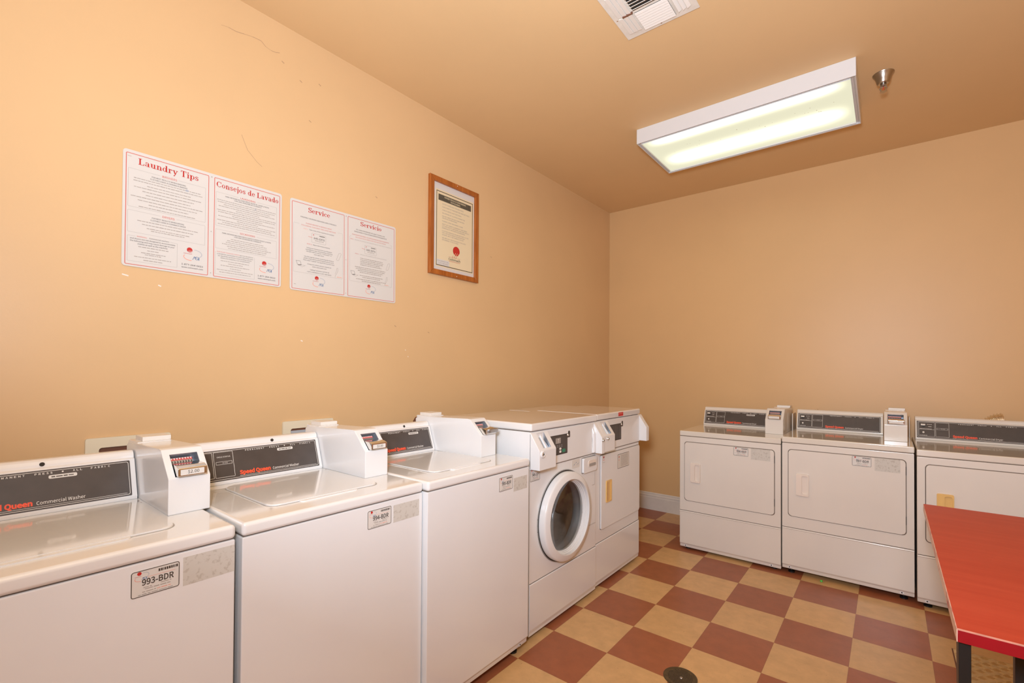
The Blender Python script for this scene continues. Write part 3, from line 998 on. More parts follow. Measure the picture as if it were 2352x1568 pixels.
def coin_box(parent, u0, w_, TZ, d0, mat, tagtxt=None, style=0):
    """white coin meter box with a chrome coin slide in its sloping face"""
    D = 0.665 - d0 + .015
    prof = [(d0, TZ), (d0, TZ + .104), (d0 + .076, TZ + .181), (d0 + .095, TZ + .183), (d0 + D - .02, TZ + .172), (d0 + D, TZ + .160), (d0 + D, TZ)]
    tb = bmesh.new()
    P0 = Vector((0, prof[1][0], prof[1][1]))
    P1 = Vector((0, prof[2][0], prof[2][1]))
    S = (P1 - P0)
    Ls = S.length
    S.normalize()
    Nn = Vector((1, 0, 0)).cross(S)
    a = [tb.verts.new((u0, y, z)) for y, z in prof]
    c = [tb.verts.new((u0 + w_, y, z)) for y, z in prof]
    tb.faces.new(a)
    tb.faces.new(c[::-1])
    n = len(prof)
    for k in range(n):
        if k != 1:
            tb.faces.new((a[k], c[k], c[(k + 1) % n], a[(k + 1) % n]))
    h = (.018, w_ - .018, .005, .088)

    def sp(u, s, dep=0.0):
        return Vector((u0 + u, 0, 0)) + P0 + S * s - Nn * dep
    hv = [tb.verts.new(sp(u, s)) for u, s in ((h[0], h[2]), (h[1], h[2]), (h[1], h[3]), (h[0], h[3]))]
    ov = [a[1], c[1], c[2], a[2]]
    for k in range(4):
        tb.faces.new((ov[k], ov[(k + 1) % 4], hv[(k + 1) % 4], hv[k]))
    hb = [tb.verts.new(sp(u, s, .035)) for u, s in ((h[0] + .001, h[2]), (h[1] - .001, h[2]), (h[1] - .001, h[3]), (h[0] + .001, h[3]))]
    inner = []
    for k in range(4):
        inner.append(tb.faces.new((hv[k], hv[(k + 1) % 4], hb[(k + 1) % 4], hb[k])))
    inner.append(tb.faces.new(hb))
    bmesh.ops.recalc_face_normals(tb, faces=tb.faces)
    oe = [e for e in tb.edges if all(v in a or v in c for v in e.verts)]
    bmesh.ops.bevel(tb, geom=oe, offset=.0028, segments=2, affect='EDGES', profile=0.5)
    b = MB()
    b.merge(tb, mat)
    i = b.mi(M['zinc'])
    for f in b.bm.faces:
        ctr = f.calc_center_median()
        q = ctr - P0
        dep = -(q.dot(Nn))
        if .003 < dep < .036 and u0 + h[0] - .001 < ctr.x < u0 + h[1] + .001 and -.002 < q.dot(S) < h[3] + .002:
            f.material_index = i
    bx = b.build('coin_box', parent)
    tag(bx, label='white coin meter box')
    # slot plate inside
    m = Matrix(((1, S.x, Nn.x, u0 + P0.x), (0, S.y, Nn.y, P0.y), (0, S.z, Nn.z, P0.z), (0, 0, 0, 1)))
    b = MB()
    b.box(h[0] + .002, h[1] - .012, .040, .083, -.030, -.012, M['zinc'], .001, 1, m)
    nsl = 8
    for k in range(nsl):
        x = h[0] + .006 + k * (h[1] - h[0] - .022) / (nsl - 1)
        b.line(x, .045, x, .070, .0026, M['dark'], -.0116, m)
        b.line(x, .0725, x, .081, .0062, M['red_dot'], -.0116, m)
        b.poly([(x - .0022, .0805), (x, .0735), (x + .0022, .0805)], M['print_white'], .0004, m @ Matrix.Translation((0, 0, -.0115)))
    tag(b.build('slot_plate', bx), label='grey slot plate with red and white markers')
    # slide
    z0 = TZ + .108
    b = MB()
    pr = [(d0 - .014, z0 + .002), (d0 - .014, z0 + .026), (d0 + .004, z0 + .032), (d0 + .05, z0 + .034), (d0 + .05, z0 + .004), (d0 + .01, z0)]
    b.prism(pr, u0 + .020, u0 + w_ - .014, M['chrome'], .0022, 2)
    if style == 1:
        b.prism([(d0 - .024, z0 + .010), (d0 - .024, z0 + .028), (d0 - .01, z0 + .030), (d0 - .01, z0 + .006)], u0 + .040, u0 + w_ - .008, M['steel'], .002, 2)
    sl = b.build('coin_slide', bx)
    tag(sl, label='chrome coin slide')
    if tagtxt is not None:
        b = MB()
        m2 = front_m(u0 + .026, z0 + .006, d0 - .0142)
        ww = w_ - .048
        b.poly(rrect(0, ww, 0, .016, .001), M['paper'], .001, m2)
        if tagtxt:
            b.text(tagtxt, ww * .30, ww * .78, .0045, .0085, M['ink'], .0013, m2, bold=.01)
        tag(b.build('price_tag', bx), label='white price strip' + (' reading ' + tagtxt if tagtxt else ''))
    b = MB()
    z1 = TZ + .168
    b.box(u0 + .004, u0 + w_ - .008, d0 + D - .115, d0 + D - .004, z1 - .002, z1 + .010, mat, .003, 2)
    b.box(u0 + .022, u0 + w_ - .004, d0 + D - .095, d0 + D - .010, z1 + .008, z1 + .024, M['print_white'], .0025, 2)
    tag(b.build('coin_box_cap', bx), label='raised white cap')
    return bx


def cabinet_mesh(w_, dep, z0, zt, mat, front=0.0):
    tb_prof = [(front + .009, z0), (front + .007, z0 + .021), (front, z0 + .030), (front, zt), (dep, zt), (dep, z0)]
    b = MB()
    b.prism(tb_prof, .0015, w_ - .0015, mat, .004, 2)
    return b


def kick(b, w_, z0, n=2):
    for u in ((.045, w_ - .06) if n == 2 else (.05,)):
        mt = front_m(u, z0 + .013, .0110)
        b.disc(0, 0, .011, M['enamel'], .003, mt, 14, ry=.008)
        b.disc(0, 0, .004, M['gap'], .0035, mt, 10)


# ------------------------------------------------------------------ top loading washers
def washer(loc, w_, z0, TZ, number, label, coin_u, coin_w, coin_d, price, lab_u, res, style=0, cons_d=.525):
    r = empty('top_load_washer', (loc[0], loc[1], 0), PI / 2)
    tag(r, label, 'washing machine', 'top load washers along the left wall')
    b = cabinet_mesh(w_, .70, z0, TZ - .0405, M['enamel'], .004)
    kick(b, w_, z0)
    b.build('cabinet', r)
    b = MB()
    b.box(.0005, w_ - .0005, 0, .70, TZ - .038, TZ, M['enamel_top'], .011, 4)
    b.build('top_panel', r)
    b = MB()
    b.box(.006, w_ - .006, .010, .695, TZ - .045, TZ - .036, M['seam'])
    b.build('top_gap', r)
    # lid
    b = MB()
    L0, L1 = .118, coin_u - .014
    mt = Matrix.Translation((0, 0, TZ - .001))
    b.poly(rrect(L0, L1, .098, .470, .035), M['enamel_top'], .006, mt, .0045)
    b.poly(rrect(L0 + .09, L1 - .10, .080, .12, .012), M['enamel_top'], .0045, mt, .003)
    b.band(rrect(L0 - .003, L1 + .003, .095, .473, .038), rrect(L0 - .0005, L1 + .0005, .0975, .4705, .0355), M['lid_line'], TZ + .0009)
    for dd in (.485, .455):
        b.disc(L1 + .004, dd, .003, M['brown'], TZ + .0009 + dd * .0001, None, 10)
    b.build('lid', r)
    console(r, coin_u - .003, TZ, cons_d, 'washer', M['console'], screw=True)
    coin_box(r, coin_u, coin_w, TZ, coin_d, M['enamel'], price, style)
    id_label(r, number, lab_u, TZ - .122, .099, .064, .004)
    residue(r, *res)
    feet(r, w_, .70, z0)
    return r


washer((.280, -4.316), .652, .022, .929, '993-BDR',
       'white top loading washer labelled 993-BDR, nearest the camera, priced $2.00', .556, .108, .228, '$2.00',
       .423, (.529, .803, .120, .072, .004))
washer((.287, -3.652), .643, .030, .929, '994-BDR',
       'white top loading washer labelled 994-BDR, second in the row', .530, .106, .214, '$2.00',
       .399, (.507, .806, .118, .062, .004))
washer((.312, -3.008), .646, .044, .931, '995-BDR',
       'white top loading washer labelled 995-BDR, beside the taller front loader', .502, .110, .190, None,
       .418, (.524, .792, .105, .062, .004), 1, cons_d=.520)


# ------------------------------------------------------------------ tall front loading washer and its dryer twin
def pod(parent, u0, w_, mat, window=True, lock='ring', left_round=False, ztop=1.045, zbot=.859):
    pr = [(.012, ztop), (-.002, ztop), (-.061, .957), (-.061, zbot), (.012, zbot)]
    b = MB()
    P0 = Vector((0, -.061, .957))
    S = (Vector((0, -.002, ztop)) - P0)
    S.normalize()
    Nn = Vector((1, 0, 0)).cross(S)
    if window:
        tb = bmesh.new()
        a = [tb.verts.new((u0, y, z)) for y, z in pr]
        c = [tb.verts.new((u0 + w_, y, z)) for y, z in pr]
        tb.faces.new(a)
        tb.faces.new(c[::-1])
        n = len(pr)
        for k in range(n):
            if k != 1:
                tb.faces.new((a[k], c[k], c[(k + 1) % n], a[(k + 1) % n]))
        ctr = (u0 + w_ * .30, u0 + w_ * .74, .012, .096)
        hv = []
        for u, s in ((ctr[0], ctr[2]), (ctr[1], ctr[2]), (ctr[1], ctr[3]), (ctr[0], ctr[3])):
            p = P0 + S * s
            hv.append(tb.verts.new((u, p.y, p.z)))
        ov = [a[2], c[2], c[1], a[1]]
        for k in range(4):
            tb.faces.new((ov[k], ov[(k + 1) % 4], hv[(k + 1) % 4], hv[k]))
        bmesh.ops.recalc_face_normals(tb, faces=tb.faces)
        oe = [e for e in tb.edges if all(v in a or v in c for v in e.verts)]
        bmesh.ops.bevel(tb, geom=oe, offset=.004, segments=2, affect='EDGES', profile=0.5)
        b.merge(tb, mat)
        # recess with a bent zinc plate
        m = Matrix(((1, S.x, Nn.x, P0.x), (0, S.y, Nn.y, P0.y), (0, S.z, Nn.z, P0.z), (0, 0, 0, 1)))
        e = .0004
        for (x0, x1, y0, y1) in ((ctr[0] - .002, ctr[0], ctr[2], ctr[3]), (ctr[1], ctr[1] + .002, ctr[2], ctr[3]),
                                 (ctr[0], ctr[1], ctr[2] - .002, ctr[2]), (ctr[0], ctr[1], ctr[3], ctr[3] + .002)):
            b.box(x0, x1, y0, y1, -.028, -e, M['zinc'], 0, 1, m)
        b.box(ctr[0], ctr[1], ctr[2], ctr[3], -.030, -.026, M['dark'], 0, 1, m)
        xm = (ctr[0] + ctr[1]) / 2
        b.box(ctr[0], xm, ctr[2], ctr[3], -.026, -.014, M['steel'], 0, 1, m)
        b.box(xm, xm + .010, ctr[2], ctr[3], -.026, -.006, M['enamel'], .001, 1, m)
        b.poly([(xm + .010, ctr[2]), (ctr[1], ctr[2]), (xm + .010, ctr[3] - .01)], M['zinc'], .004, m @ Matrix.Translation((0, 0, -.016)))
    else:
        b.prism(pr, u0, u0 + w_, mat, .0022, 2)
        if left_round:
            b.prism([(.006, .859), (.006, 1.03), (-.006, 1.02), (-.020, .98), (-.022, .862)], u0 - .022, u0 + .01, mat, .008, 3)
    p = tag(b.build('coin_meter_housing', parent), label='white sloping coin meter housing' + (' with a slot window' if window else ''))
    if lock:
        b = MB()
        lx = u0 + (w_ * .16 if lock == 'ring' else w_ * .30)
        mt = front_m(lx, .940, -.060)
        if lock == 'ring':
            b.lathe([(.018, 0), (.018, .006), (.015, .009), (.011, .009), (.010, .006)], mat, 24, mt)
        b.lathe([(0, .010), (.006, .010), (.0075, .007), (.0105, .007), (.0105, 0)], M['chrome'], 20, mt)
        b.disc(0, 0, .0045, M['gap'], .0102, mt, 10)
        tag(b.build('lock', p), label='round metal lock')
    return p


def tall_top(r, w_):
    b = MB()
    b.box(.0005, w_ - .0005, -.010, .452, 1.050, 1.089, M['enamel_top'], .009, 4)
    b.box(.001, w_ - .001, .456, .690, 1.050, 1.079, M['enamel_top'], .006, 3)
    b.box(.012, w_ - .012, .004, .68, 1.0455, 1.052, M['seam'])
    b.build('top_panel', r)


def display(parent, lit):
    b = MB()
    m = front_m(0, 0, -.0065)
    b.poly(rrect(.150, .345, .900, 1.008, .003), M['ink'], .0006, m)
    b.poly(rrect(.152, .338, .906, 1.003, .002), M['panel'], .001, m)
    b.poly(rrect(.352, .372, .985, 1.022, .009), M['ink'], .0006, m)
    b.poly(rrect(.335, .372, .985, 1.004, .004), M['ink'], .0007, m)
    b.lathe([(0, .006), (.006, .005), (.008, .001)], M['chrome'], 16, m @ Matrix.Translation((.348, .999, 0)))
    if lit:
        b.poly(rrect(.225, .275, .962, .992, .002), M['ink_soft'], .0003, m @ Matrix.Translation((0, 0, .001)))
        b.text('7', .246, .258, .968, .018, M['print_white'], .0016, m, bold=.02)
        for k, x in enumerate((.225, .245, .265, .285)):
            b.disc(x, .952, .002, M['print_white'], .0014, m, 8)
            b.disc(x, .944, .003, M['ink_grey'], .0014, m, 8)
        for zz in (.932, .916):
            b.poly(rrect(.262, .280, zz - .006, zz + .006, .005), M['print_white'], .001, m @ Matrix.Translation((0, 0, .001)))
        b.poly(rrect(.290, .322, .909, .928, .006), M['green'], .001, m @ Matrix.Translation((0, 0, .001)))
    else:
        b.line(.26, .906, .26, 1.0, .003, M['seam'], .0014, m)
        b.line(.30, .906, .30, 1.0, .003, M['gap'], .0014, m)
    return tag(b.build('display_panel', parent), label='dark display panel')


def front_loader():
    w_, z0 = .684, .024
    r = empty('front_load_washer', (.265, -2.302, 0), PI / 2)
    tag(r, 'white front loading washer with a round glass porthole door', 'washing machine')
    E_ = M['enamel']
    cx, cz, R = .316, .561, .206
    # cabinet with a round opening
    tb = bmesh.new()
    n = 64
    za, zb = z0, 1.046
    x0, x1 = .0015, w_ - .0015
    rim, sq, dp = [], [], []
    for k in range(n):
        t = 2 * PI * k / n
        c, s = math.cos(t), math.sin(t)
        rim.append(tb.verts.new((cx + R * c, 0, cz + R * s)))
        dp.append(tb.verts.new((cx + R * .97 * c, .06, cz + R * .97 * s)))
        sc = min(((x1 - cx) / c) if c > 1e-6 else ((x0 - cx) / c) if c < -1e-6 else 1e9,
                 ((zb - cz) / s) if s > 1e-6 else ((za - cz) / s) if s < -1e-6 else 1e9)
        sq.append(tb.verts.new((cx + sc * c, 0, cz + sc * s)))
    for k in range(n):
        j = (k + 1) % n
        tb.faces.new((rim[k], rim[j], sq[j], sq[k]))
        tb.faces.new((rim[k], dp[k], dp[j], rim[j]))
    # corners
    for X, Z in ((x0, za), (x1, za), (x1, zb), (x0, zb)):
        best = min(range(n), key=lambda k: 0 if False else 0)
        for k in range(n):
            j = (k + 1) % n
            A, B2 = sq[k].co, sq[j].co
            onx = abs(A.x - X) < 1e-5 and abs(B2.z - Z) < 1e-5
            onz = abs(A.z - Z) < 1e-5 and abs(B2.x - X) < 1e-5
            if (onx or onz) and not (abs(A.x - B2.x) < 1e-5 or abs(A.z - B2.z) < 1e-5):
                v = tb.verts.new((X, 0, Z))
                tb.faces.new((sq[k], sq[j], v))
    vs = [tb.verts.new(p) for p in ((x0, 0, za), (x1, 0, za), (x1, 0, zb), (x0, 0, zb), (x0, .69, za), (x1, .69, za), (x1, .69, zb), (x0, .69, zb))]
    for q in ((0, 4, 5, 1), (1, 5, 6, 2), (2, 6, 7, 3), (3, 7, 4, 0), (4, 7, 6, 5)):
        tb.faces.new([vs[k] for k in q])
    b = MB()
    b.merge(tb, E_)
    b.build('cabinet', r)
    # drum
    b = MB()
    mt = front_m(cx, cz, .0)
    b.lathe([(.200, -.058), (.205, -.075), (.21, -.09), (.225, -.12), (.225, -.42), (.20, -.44), (0, -.445)], M['drum'], 64, mt)
    for k in range(3):
        t = 2 * PI * k / 3 + .6
        mm = mt @ Matrix.Rotation(t, 4, 'Z')
        b.box(.17, .223, -.02, .02, -.40, -.13, M['drum'], .008, 2, mm)
    tag(b.build('drum', r), label='steel wash drum')
    # gasket
    b = MB()
    b.lathe([(.204, -.050), (.196, -.060), (.188, -.050), (.187, -.03), (.192, -.016), (.199, -.022), (.205, -.012)], M['gasket'], 64, mt)
    tag(b.build('door_gasket', r), label='grey rubber gasket')
    # door ring
    b = MB()
    b.lathe([(.239, .004), (.2405, .014), (.2395, .034), (.237, .040), (.230, .044), (.205, .052), (.201, .051), (.1995, .047), (.198, .033),
             (.1945, .031), (.194, .024), (.191, .022), (.1905, .014), (.187, .012), (.186, .000)], E_, 96, mt)
    b.lathe([(.238, .004), (.186, .000)], E_, 96, mt)
    d = tag(b.build('door', r), label='round white porthole door')
    b = MB()
    b.lathe([(.1906, .0150), (.1910, .0125), (.1875, .0120), (.1872, .0135)], M['chrome'], 64, mt)
    b.build('trim_ring', d)
    g, nt, pb = new_mat('door_glass')
    pb.inputs['Base Color'].default_value = (.80, .80, .78, 1)
    pb.inputs['Transmission Weight'].default_value = 1.0
    pb.inputs['Roughness'].default_value = 0.02
    pb.inputs['IOR'].default_value = 1.45
    b = MB()
    b.lathe([(0, -.045), (.06, -.041), (.115, -.026), (.160, -.006), (.1875, .012), (.1875, .006), (.160, -.012), (.115, -.032), (.06, -.047), (0, -.051)], g, 64, mt)
    tag(b.build('glass', d), label='clear bulging glass')
    # hinge flange
    b = MB()
    mt2 = front_m(cx, cz, 0)
    b.lathe([(.2485, 0), (.2485, .0025), (.2445, .003)], M['hinge'], 64, mt2)
    b.lathe([(.2445, .0024), (.232, .0024)], M['gap'], 64, mt2)  # flat dark ring, the shaded gap behind the door painted in
    for zz in (-.032, .032):
        b.disc(-.2465, zz, .0025, M['gap'], .0034, mt2, 10)
    tag(b.build('hinge_plate', r), label='grey ring behind the door')
    # control band
    b = MB()
    b.prism([(0, .855), (-.006, .859), (-.006, 1.040), (0, 1.044)], .001, w_ - .001, E_, .002, 2)
    b.line(.002, .8535, w_ - .002, .8535, .003, M['seam'], .0006, front_m(0, 0, 0))
    b.build('control_band', r)
    display(r, True)
    pod(r, 0.001, .150, E_, True, 'ring')
    pod(r, w_ - .036, .035, E_, False, 'key', True)
    # drawer
    b = MB()
    m = front_m(0, 0, -.0005)
    b.rframe(.512, .676, .752, .846, .006, .003, M['seam'], .0002, 0, m)
    b.poly(rrect(.516, .672, .756, .842, .008), E_, .014, m, .004)
    dr = tag(b.build('detergent_drawer', r), label='white detergent drawer')
    b = MB()
    b.poly(rrect(.565, .662, .785, .825, .016), M['handle'], .002, m @ Matrix.Translation((0, 0, .014)), .0015)
    b.poly(rrect(.575, .655, .788, .806, .008), M['ink_line'], .0004, m @ Matrix.Translation((0, 0, .016)))
    b.build('drawer_grip', dr)
    # seams, lower panel
    b = MB()
    for q in ((.670, .745, .670, .665), (.636, .665, .670, .665), (.566, .430, .680, .430)):
        b.line(*q, .0025, M['lid_line'], .0008, m)
    b.build('side_trim', r)
    b = MB()
    b.prism([(.010, z0), (0, z0 + .012), (-.004, z0 + .030), (-.004, .279), (.0, .283), (.02, .283), (.02, z0)], .002, w_ - .002, E_, .002, 2)
    kick(b, w_, z0)
    b.line(.002, .2845, w_ - .002, .2845, .0035, M['seam'], .0008, front_m(0, 0, 0))
    b.build('lower_panel', r)
    tall_top(r, w_)
    id_label(r, '949-JCP', .004, .795, .085, .062, -.0004)
    b = MB()
    b.poly(rrect(.405, .490, .800, .848, .004), M['paper'], .0004, front_m(0, 0, -.0002))
    for k in range(7):
        b.disc(.42 + .01 * k, .815 + .005 * (k % 4), .003, M['ink_blue'] if k % 2 else M['ink_grey'], .0007, front_m(0, 0, -.0002), 8)
    tag(b.build('worn_sticker', r), label='worn white sticker')
    feet(r, w_, .68, z0)
    return r


front_loader()


def tall_dryer():
    w_, z0 = .648, .024
    r = empty('stacked_height_dryer', (.255, -1.606, 0), PI / 2)
    tag(r, 'tall white dryer with a square door and yellowed handle, beside the front loader', 'dryer')
    E_ = M['enamel']
    b = MB()
    b.box(.0015, w_ - .0015, 0, .69, z0, 1.046, E_, .003, 2)
    b.build('cabinet', r)
    b = MB()
    b.prism([(0, .850), (-.006, .854), (-.006, 1.040), (0, 1.044)], .001, w_ - .001, E_, .002, 2)
    b.line(.002, .8485, w_ - .002, .8485, .003, M['seam'], .0006, front_m(0, 0, 0))
    b.build('control_band', r)
    display(r, False)
    pod(r, .0015, .145, E_, True, 'key')
    pod(r, w_ - .008, .045, E_, False, None)
    m = front_m(0, 0, -.0005)
    b = MB()
    b.rframe(.060, w_ - .006, .360, .830, .012, .004, M['seam'], .0004, 0, m)
    b.poly(rrect(.063, w_ - .009, .363, .827, .010), E_, .009, m, .004)
    d = b.build('door', r)
    b = MB()
    mm = m @ Matrix.Translation((0, 0, .009))
    b.rframe(.122, .196, .520, .658, .006, .010, M['yellow'], 0, .006, mm)
    b.poly(rrect(.130, .190, .528, .650, .004), M['yellow'], .002, mm)
    b.line(.146, .530, .146, .648, .004, M['wood'], .0026, mm)
    tag(b.build('handle', d), label='yellowed plastic handle')
    b = MB()
    b.poly(rrect(.288, .462, .708, .803, .002), M['ink'], .0005, mm)
    b.poly(rrect(.2905, .4595, .7105, .8005, .001), M['paper'], .0008, mm)
    for k in range(9):
        b.fine(.335, .445, .790 - .0085 * k, .003, M['ink_soft'], .0011, mm, k)
    b.disc(.308, .785, .006, M['ink_redl'], .0011, mm, 12)
    b.disc(.308, .765, .005, M['ink_pink'], .0011, mm, 12)
    tag(b.build('instruction_label', d), label='white instruction label')
    b = MB()
    b.disc(.092, .812, .007, M['ink_red'], .0008, mm, 14)
    b.fine(.080, .105, .795, .004, M['ink_pink'], .0008, mm)
    b.fine(.078, .110, .780, .002, M['ink_soft'], .0008, mm)
    tag(b.build('round_sticker', d), label='small red round sticker')
    for zz in (.70, .45):
        b = MB()
        b.box(w_ - .0075, w_ - .003, -.004, 0, zz, zz + .05, M['hinge'], .001, 1)
        b.build('hinge', r)
    b = MB()
    b.prism([(.010, z0), (0, z0 + .012), (-.004, z0 + .030), (-.004, .281), (.0, .285), (.02, .285), (.02, z0)], .002, w_ - .002, E_, .002, 2)
    kick(b, w_, z0)
    b.line(.002, .2865, w_ - .002, .2865, .0035, M['seam'], .0008, front_m(0, 0, 0))
    b.build('lower_panel', r)
    tall_top(r, w_)
    b = MB()
    b.poly(rrect(.296, .368, 1.057, 1.082, .001), M['amber'], .0005, front_m(0, 0, -.0102))
    b.fine(.305, .358, 1.073, .003, M['ink_pink'], .0008, front_m(0, 0, -.0102))
    tag(b.build('red_sticker', r), label='small red sticker on the top edge')
    feet(r, w_, .68, z0)


tall_dryer()


# ------------------------------------------------------------------ wide dryers along the back wall
def dryer(loc, w_, z0, TZ, number, label, handle, coin_u, coin_d, price, worn, with_pill, res, rz=0.0):
    r = empty('front_load_dryer', (loc[0], loc[1], 0), rz)
    tag(r, label, 'dryer', 'wide dryers along the back wall')
    E_ = M['enamel_old']
    b = cabinet_mesh(w_, .70, z0, TZ - .041, E_, .002)
    kick(b, w_, z0)
    b.build('cabinet', r)
    b = MB()
    b.box(.0005, w_ - .0005, 0, .70, TZ - .038, TZ, M['enamel_old_top'], .006, 3)
    b.box(.004, w_ - .004, .006, .695, TZ - .0435, TZ - .036, M['seam'])
    b.build('top_panel', r)
    m = front_m(0, TZ - .906, .0015)
    b = MB()
    b.rframe(.037, w_ - .037, .376, .826, .022, .0045, M['seam'], .0008, 0, m)
    b.poly(rrect(.041, w_ - .041, .380, .822, .020), E_, .006, m, .003)
    d = b.build('door', r)
    mm = m @ Matrix.Translation((0, 0, .006))
    b = MB()
    hm = M['handle'] if handle == 'white' else M['yellow']
    b.band(rrect(.086, .158, .524, .668, .008), rrect(.119, .152, .536, .656, .010), hm, 0, .012, mm)
    b.poly(rrect(.118, .153, .535, .657, .006), hm, .0008, mm)
    b.poly(rrect(.088, .117, .527, .665, .005), hm, .0135, mm, .002)
    tag(b.build('handle', d), label='white recessed handle' if handle == 'white' else 'yellowed recessed handle')
    if number:
        id_label(d, number, .388, .760 + (TZ - .906), .098, .061, -.0045, worn)
        o = residue(d, res[0], res[1] + (TZ - .906), res[2], res[3], -.0045)
    for zz in (.735, .440):
        b = MB()
        b.box(w_ - .041, w_ - .0375, -.0025, .002, zz + TZ - .906, zz + .05 + TZ - .906, M['gap'])
        b.build('hinge', r)
    b = MB()
    zz = .300 + TZ - .906
    b.line(.003, zz, w_ - .003, zz, .0035, M['seam'], .0008, front_m(0, 0, .002))
    b.prism([(.001, zz - .004), (-.001, zz - .007), (-.001, zz - .010), (.002, zz - .013)], .003, w_ - .003, E_)
    b.build('panel_seam', r)
    console(r, coin_u - .006, TZ, .555, 'dryer', M['enamel_old'], pill=with_pill)
    coin_box(r, coin_u, .117, TZ, coin_d, M['enamel_old'], price)
    # plate that closes the console end behind the coin box
    b = MB()
    b.box(w_ - .012, w_ - .006, .555, .70, TZ, TZ + .135, E_, .002, 2)
    b.build('end_plate', r)
    feet(r, w_, .70, z0)
    return r


dryer((.411, -.556), .688, .018, .905, '996-BDR', 'white dryer labelled 996-BDR with a stained label, leftmost of the three by the back wall',
      'white', .546, .245, '', True, True, (.502, .744, .122, .078))
dryer((1.102, -.552), .688, .034, .921, '997-BDR', 'white dryer labelled 997-BDR, middle one of the three by the back wall',
      'white', .545, .225, '', False, False, (.501, .742, .122, .080))
dryer((1.797, -.590), .688, .030, .913, None, 'white dryer with a yellowed handle, partly hidden by the red table',
      'yellow', .545, .24, '', False, False, None)


# ------------------------------------------------------------------ foil ducts behind the dryers
def duct(x, y, ztop, label, r=.05, span=.07):
    pts = []
    z0 = .12
    for k in range(30):
        pts.append((x - span, y, z0 + (ztop - span - z0) * k / 29))
    for k in range(1, 16):
        t = PI - PI / 2 * k / 15
        pts.append((x + span * math.cos(t), y, ztop - span + span * math.sin(t)))
    pts = pts[:]
    b = MB()
    fine = []
    for p, q in zip(pts, pts[1:]):
        for s in range(3):
            fine.append([p[i] + (q[i] - p[i]) * s / 3 for i in range(3)])
    b.tube(fine, r, M['foil'], 16, lambda k: 1.0 if k % 4 < 2 else .88)
    return tag(b.build('foil_duct'), label, 'duct')


duct(2.26, .229, 1.048, 'silver foil duct bulging up behind the dryer nearest the red table')
duct(1.245, .229, 1.020, 'tip of a foil duct behind the middle dryer')


# ------------------------------------------------------------------ outlet boxes in the left wall
def outlet_box(y0, y1, ztop, label, grey):
    r = empty('washer_outlet_box', (XL, (y0 + y1) / 2, .96), PI / 2)
    tag(r, label, 'wall box', 'plumbing boxes behind the washers')
    w_ = y1 - y0
    h0, h1 = -.13, ztop - .96
    m = front_m(0, 0, -.001)
    b = MB()
    b.band(rrect(-w_ / 2, w_ / 2, h0, h1, .008), rrect(-w_ / 2 + .038, w_ / 2 - .038, h0 + .03, h1 - .037, .010), M['cream'], 0, .010, m)
    b.build('face_plate', r)
    b = MB()
    b.poly(rrect(-w_ / 2 + .036, w_ / 2 - .036, h0 + .028, h1 - .035, .008), M['brown'], .001, m)  # flat brown sheet that paints in the dark inside of the box
    if grey:
        b.poly(rrect(-w_ / 2 + .040, w_ / 2 - .040, h0 + .03, h1 - .048, .004), M['ink_grey'], .002, m)
    b.build('opening', r)


outlet_box(-3.834, -3.573, 1.095, 'cream plumbing wall plate behind the washer labelled 993-BDR', False)
outlet_box(-3.118, -2.855, 1.101, 'cream plumbing wall plate behind the washer labelled 994-BDR', True)
b = MB()
b.tube([(-.585, -2.335, .30), (-.585, -2.335, 1.00), (-.580, -2.335, 1.045), (-.565, -2.335, 1.062), (-.548, -2.335, 1.060)], .012, M['brown'], 12)
tag(b.build('drain_hose'), 'small brown hose end showing above the console of the washer labelled 995-BDR', 'hose')


# ------------------------------------------------------------------ wall signs
def sign_frame(name, y0, z0, label, cat, rot=0.0):
    r = empty(name, (XL, y0, z0), 0)
    r.rotation_euler = (rot, 0, 0)
    tag(r, label, cat)
    # (a, b, c) -> local (c, a, b)
    m = Matrix(((0, 0, 1, .0015), (1, 0, 0, 0), (0, 1, 0, 0), (0, 0, 0, 1)))
    return r, m


def two_page_sign(name, y0, z0, W, H, xm, label, fill, rot=0.0):
    r, m = sign_frame(name, y0, z0, label, 'sign', rot)
    b = MB()
    b.poly(rrect(0, W, 0, H, .012), M['sign'], .0025, m)
    b.disc(xm, H - .015, .0025, M['ink_soft'], .0029, m, 10)
    b.disc(xm, .20, .002, M['ink_soft'], .0029, m, 10)
    b.disc(xm, .02, .002, M['ink_soft'], .0029, m, 10)
    b.build('panel', r)
    m2 = m @ Matrix.Translation((0, 0, .0028))
    b = MB()
    b.rframe(.009, xm - .010, .007, H - .012, .005, .0024, M['ink_redl'], 0, 0, m2)
    b.rframe(xm + .010, W - .009, .007, H - .012, .005, .0024, M['ink_redl'], 0, 0, m2)
    tag(b.build('border', r), label='thin red borders')
    fill(r, m2)
    return r


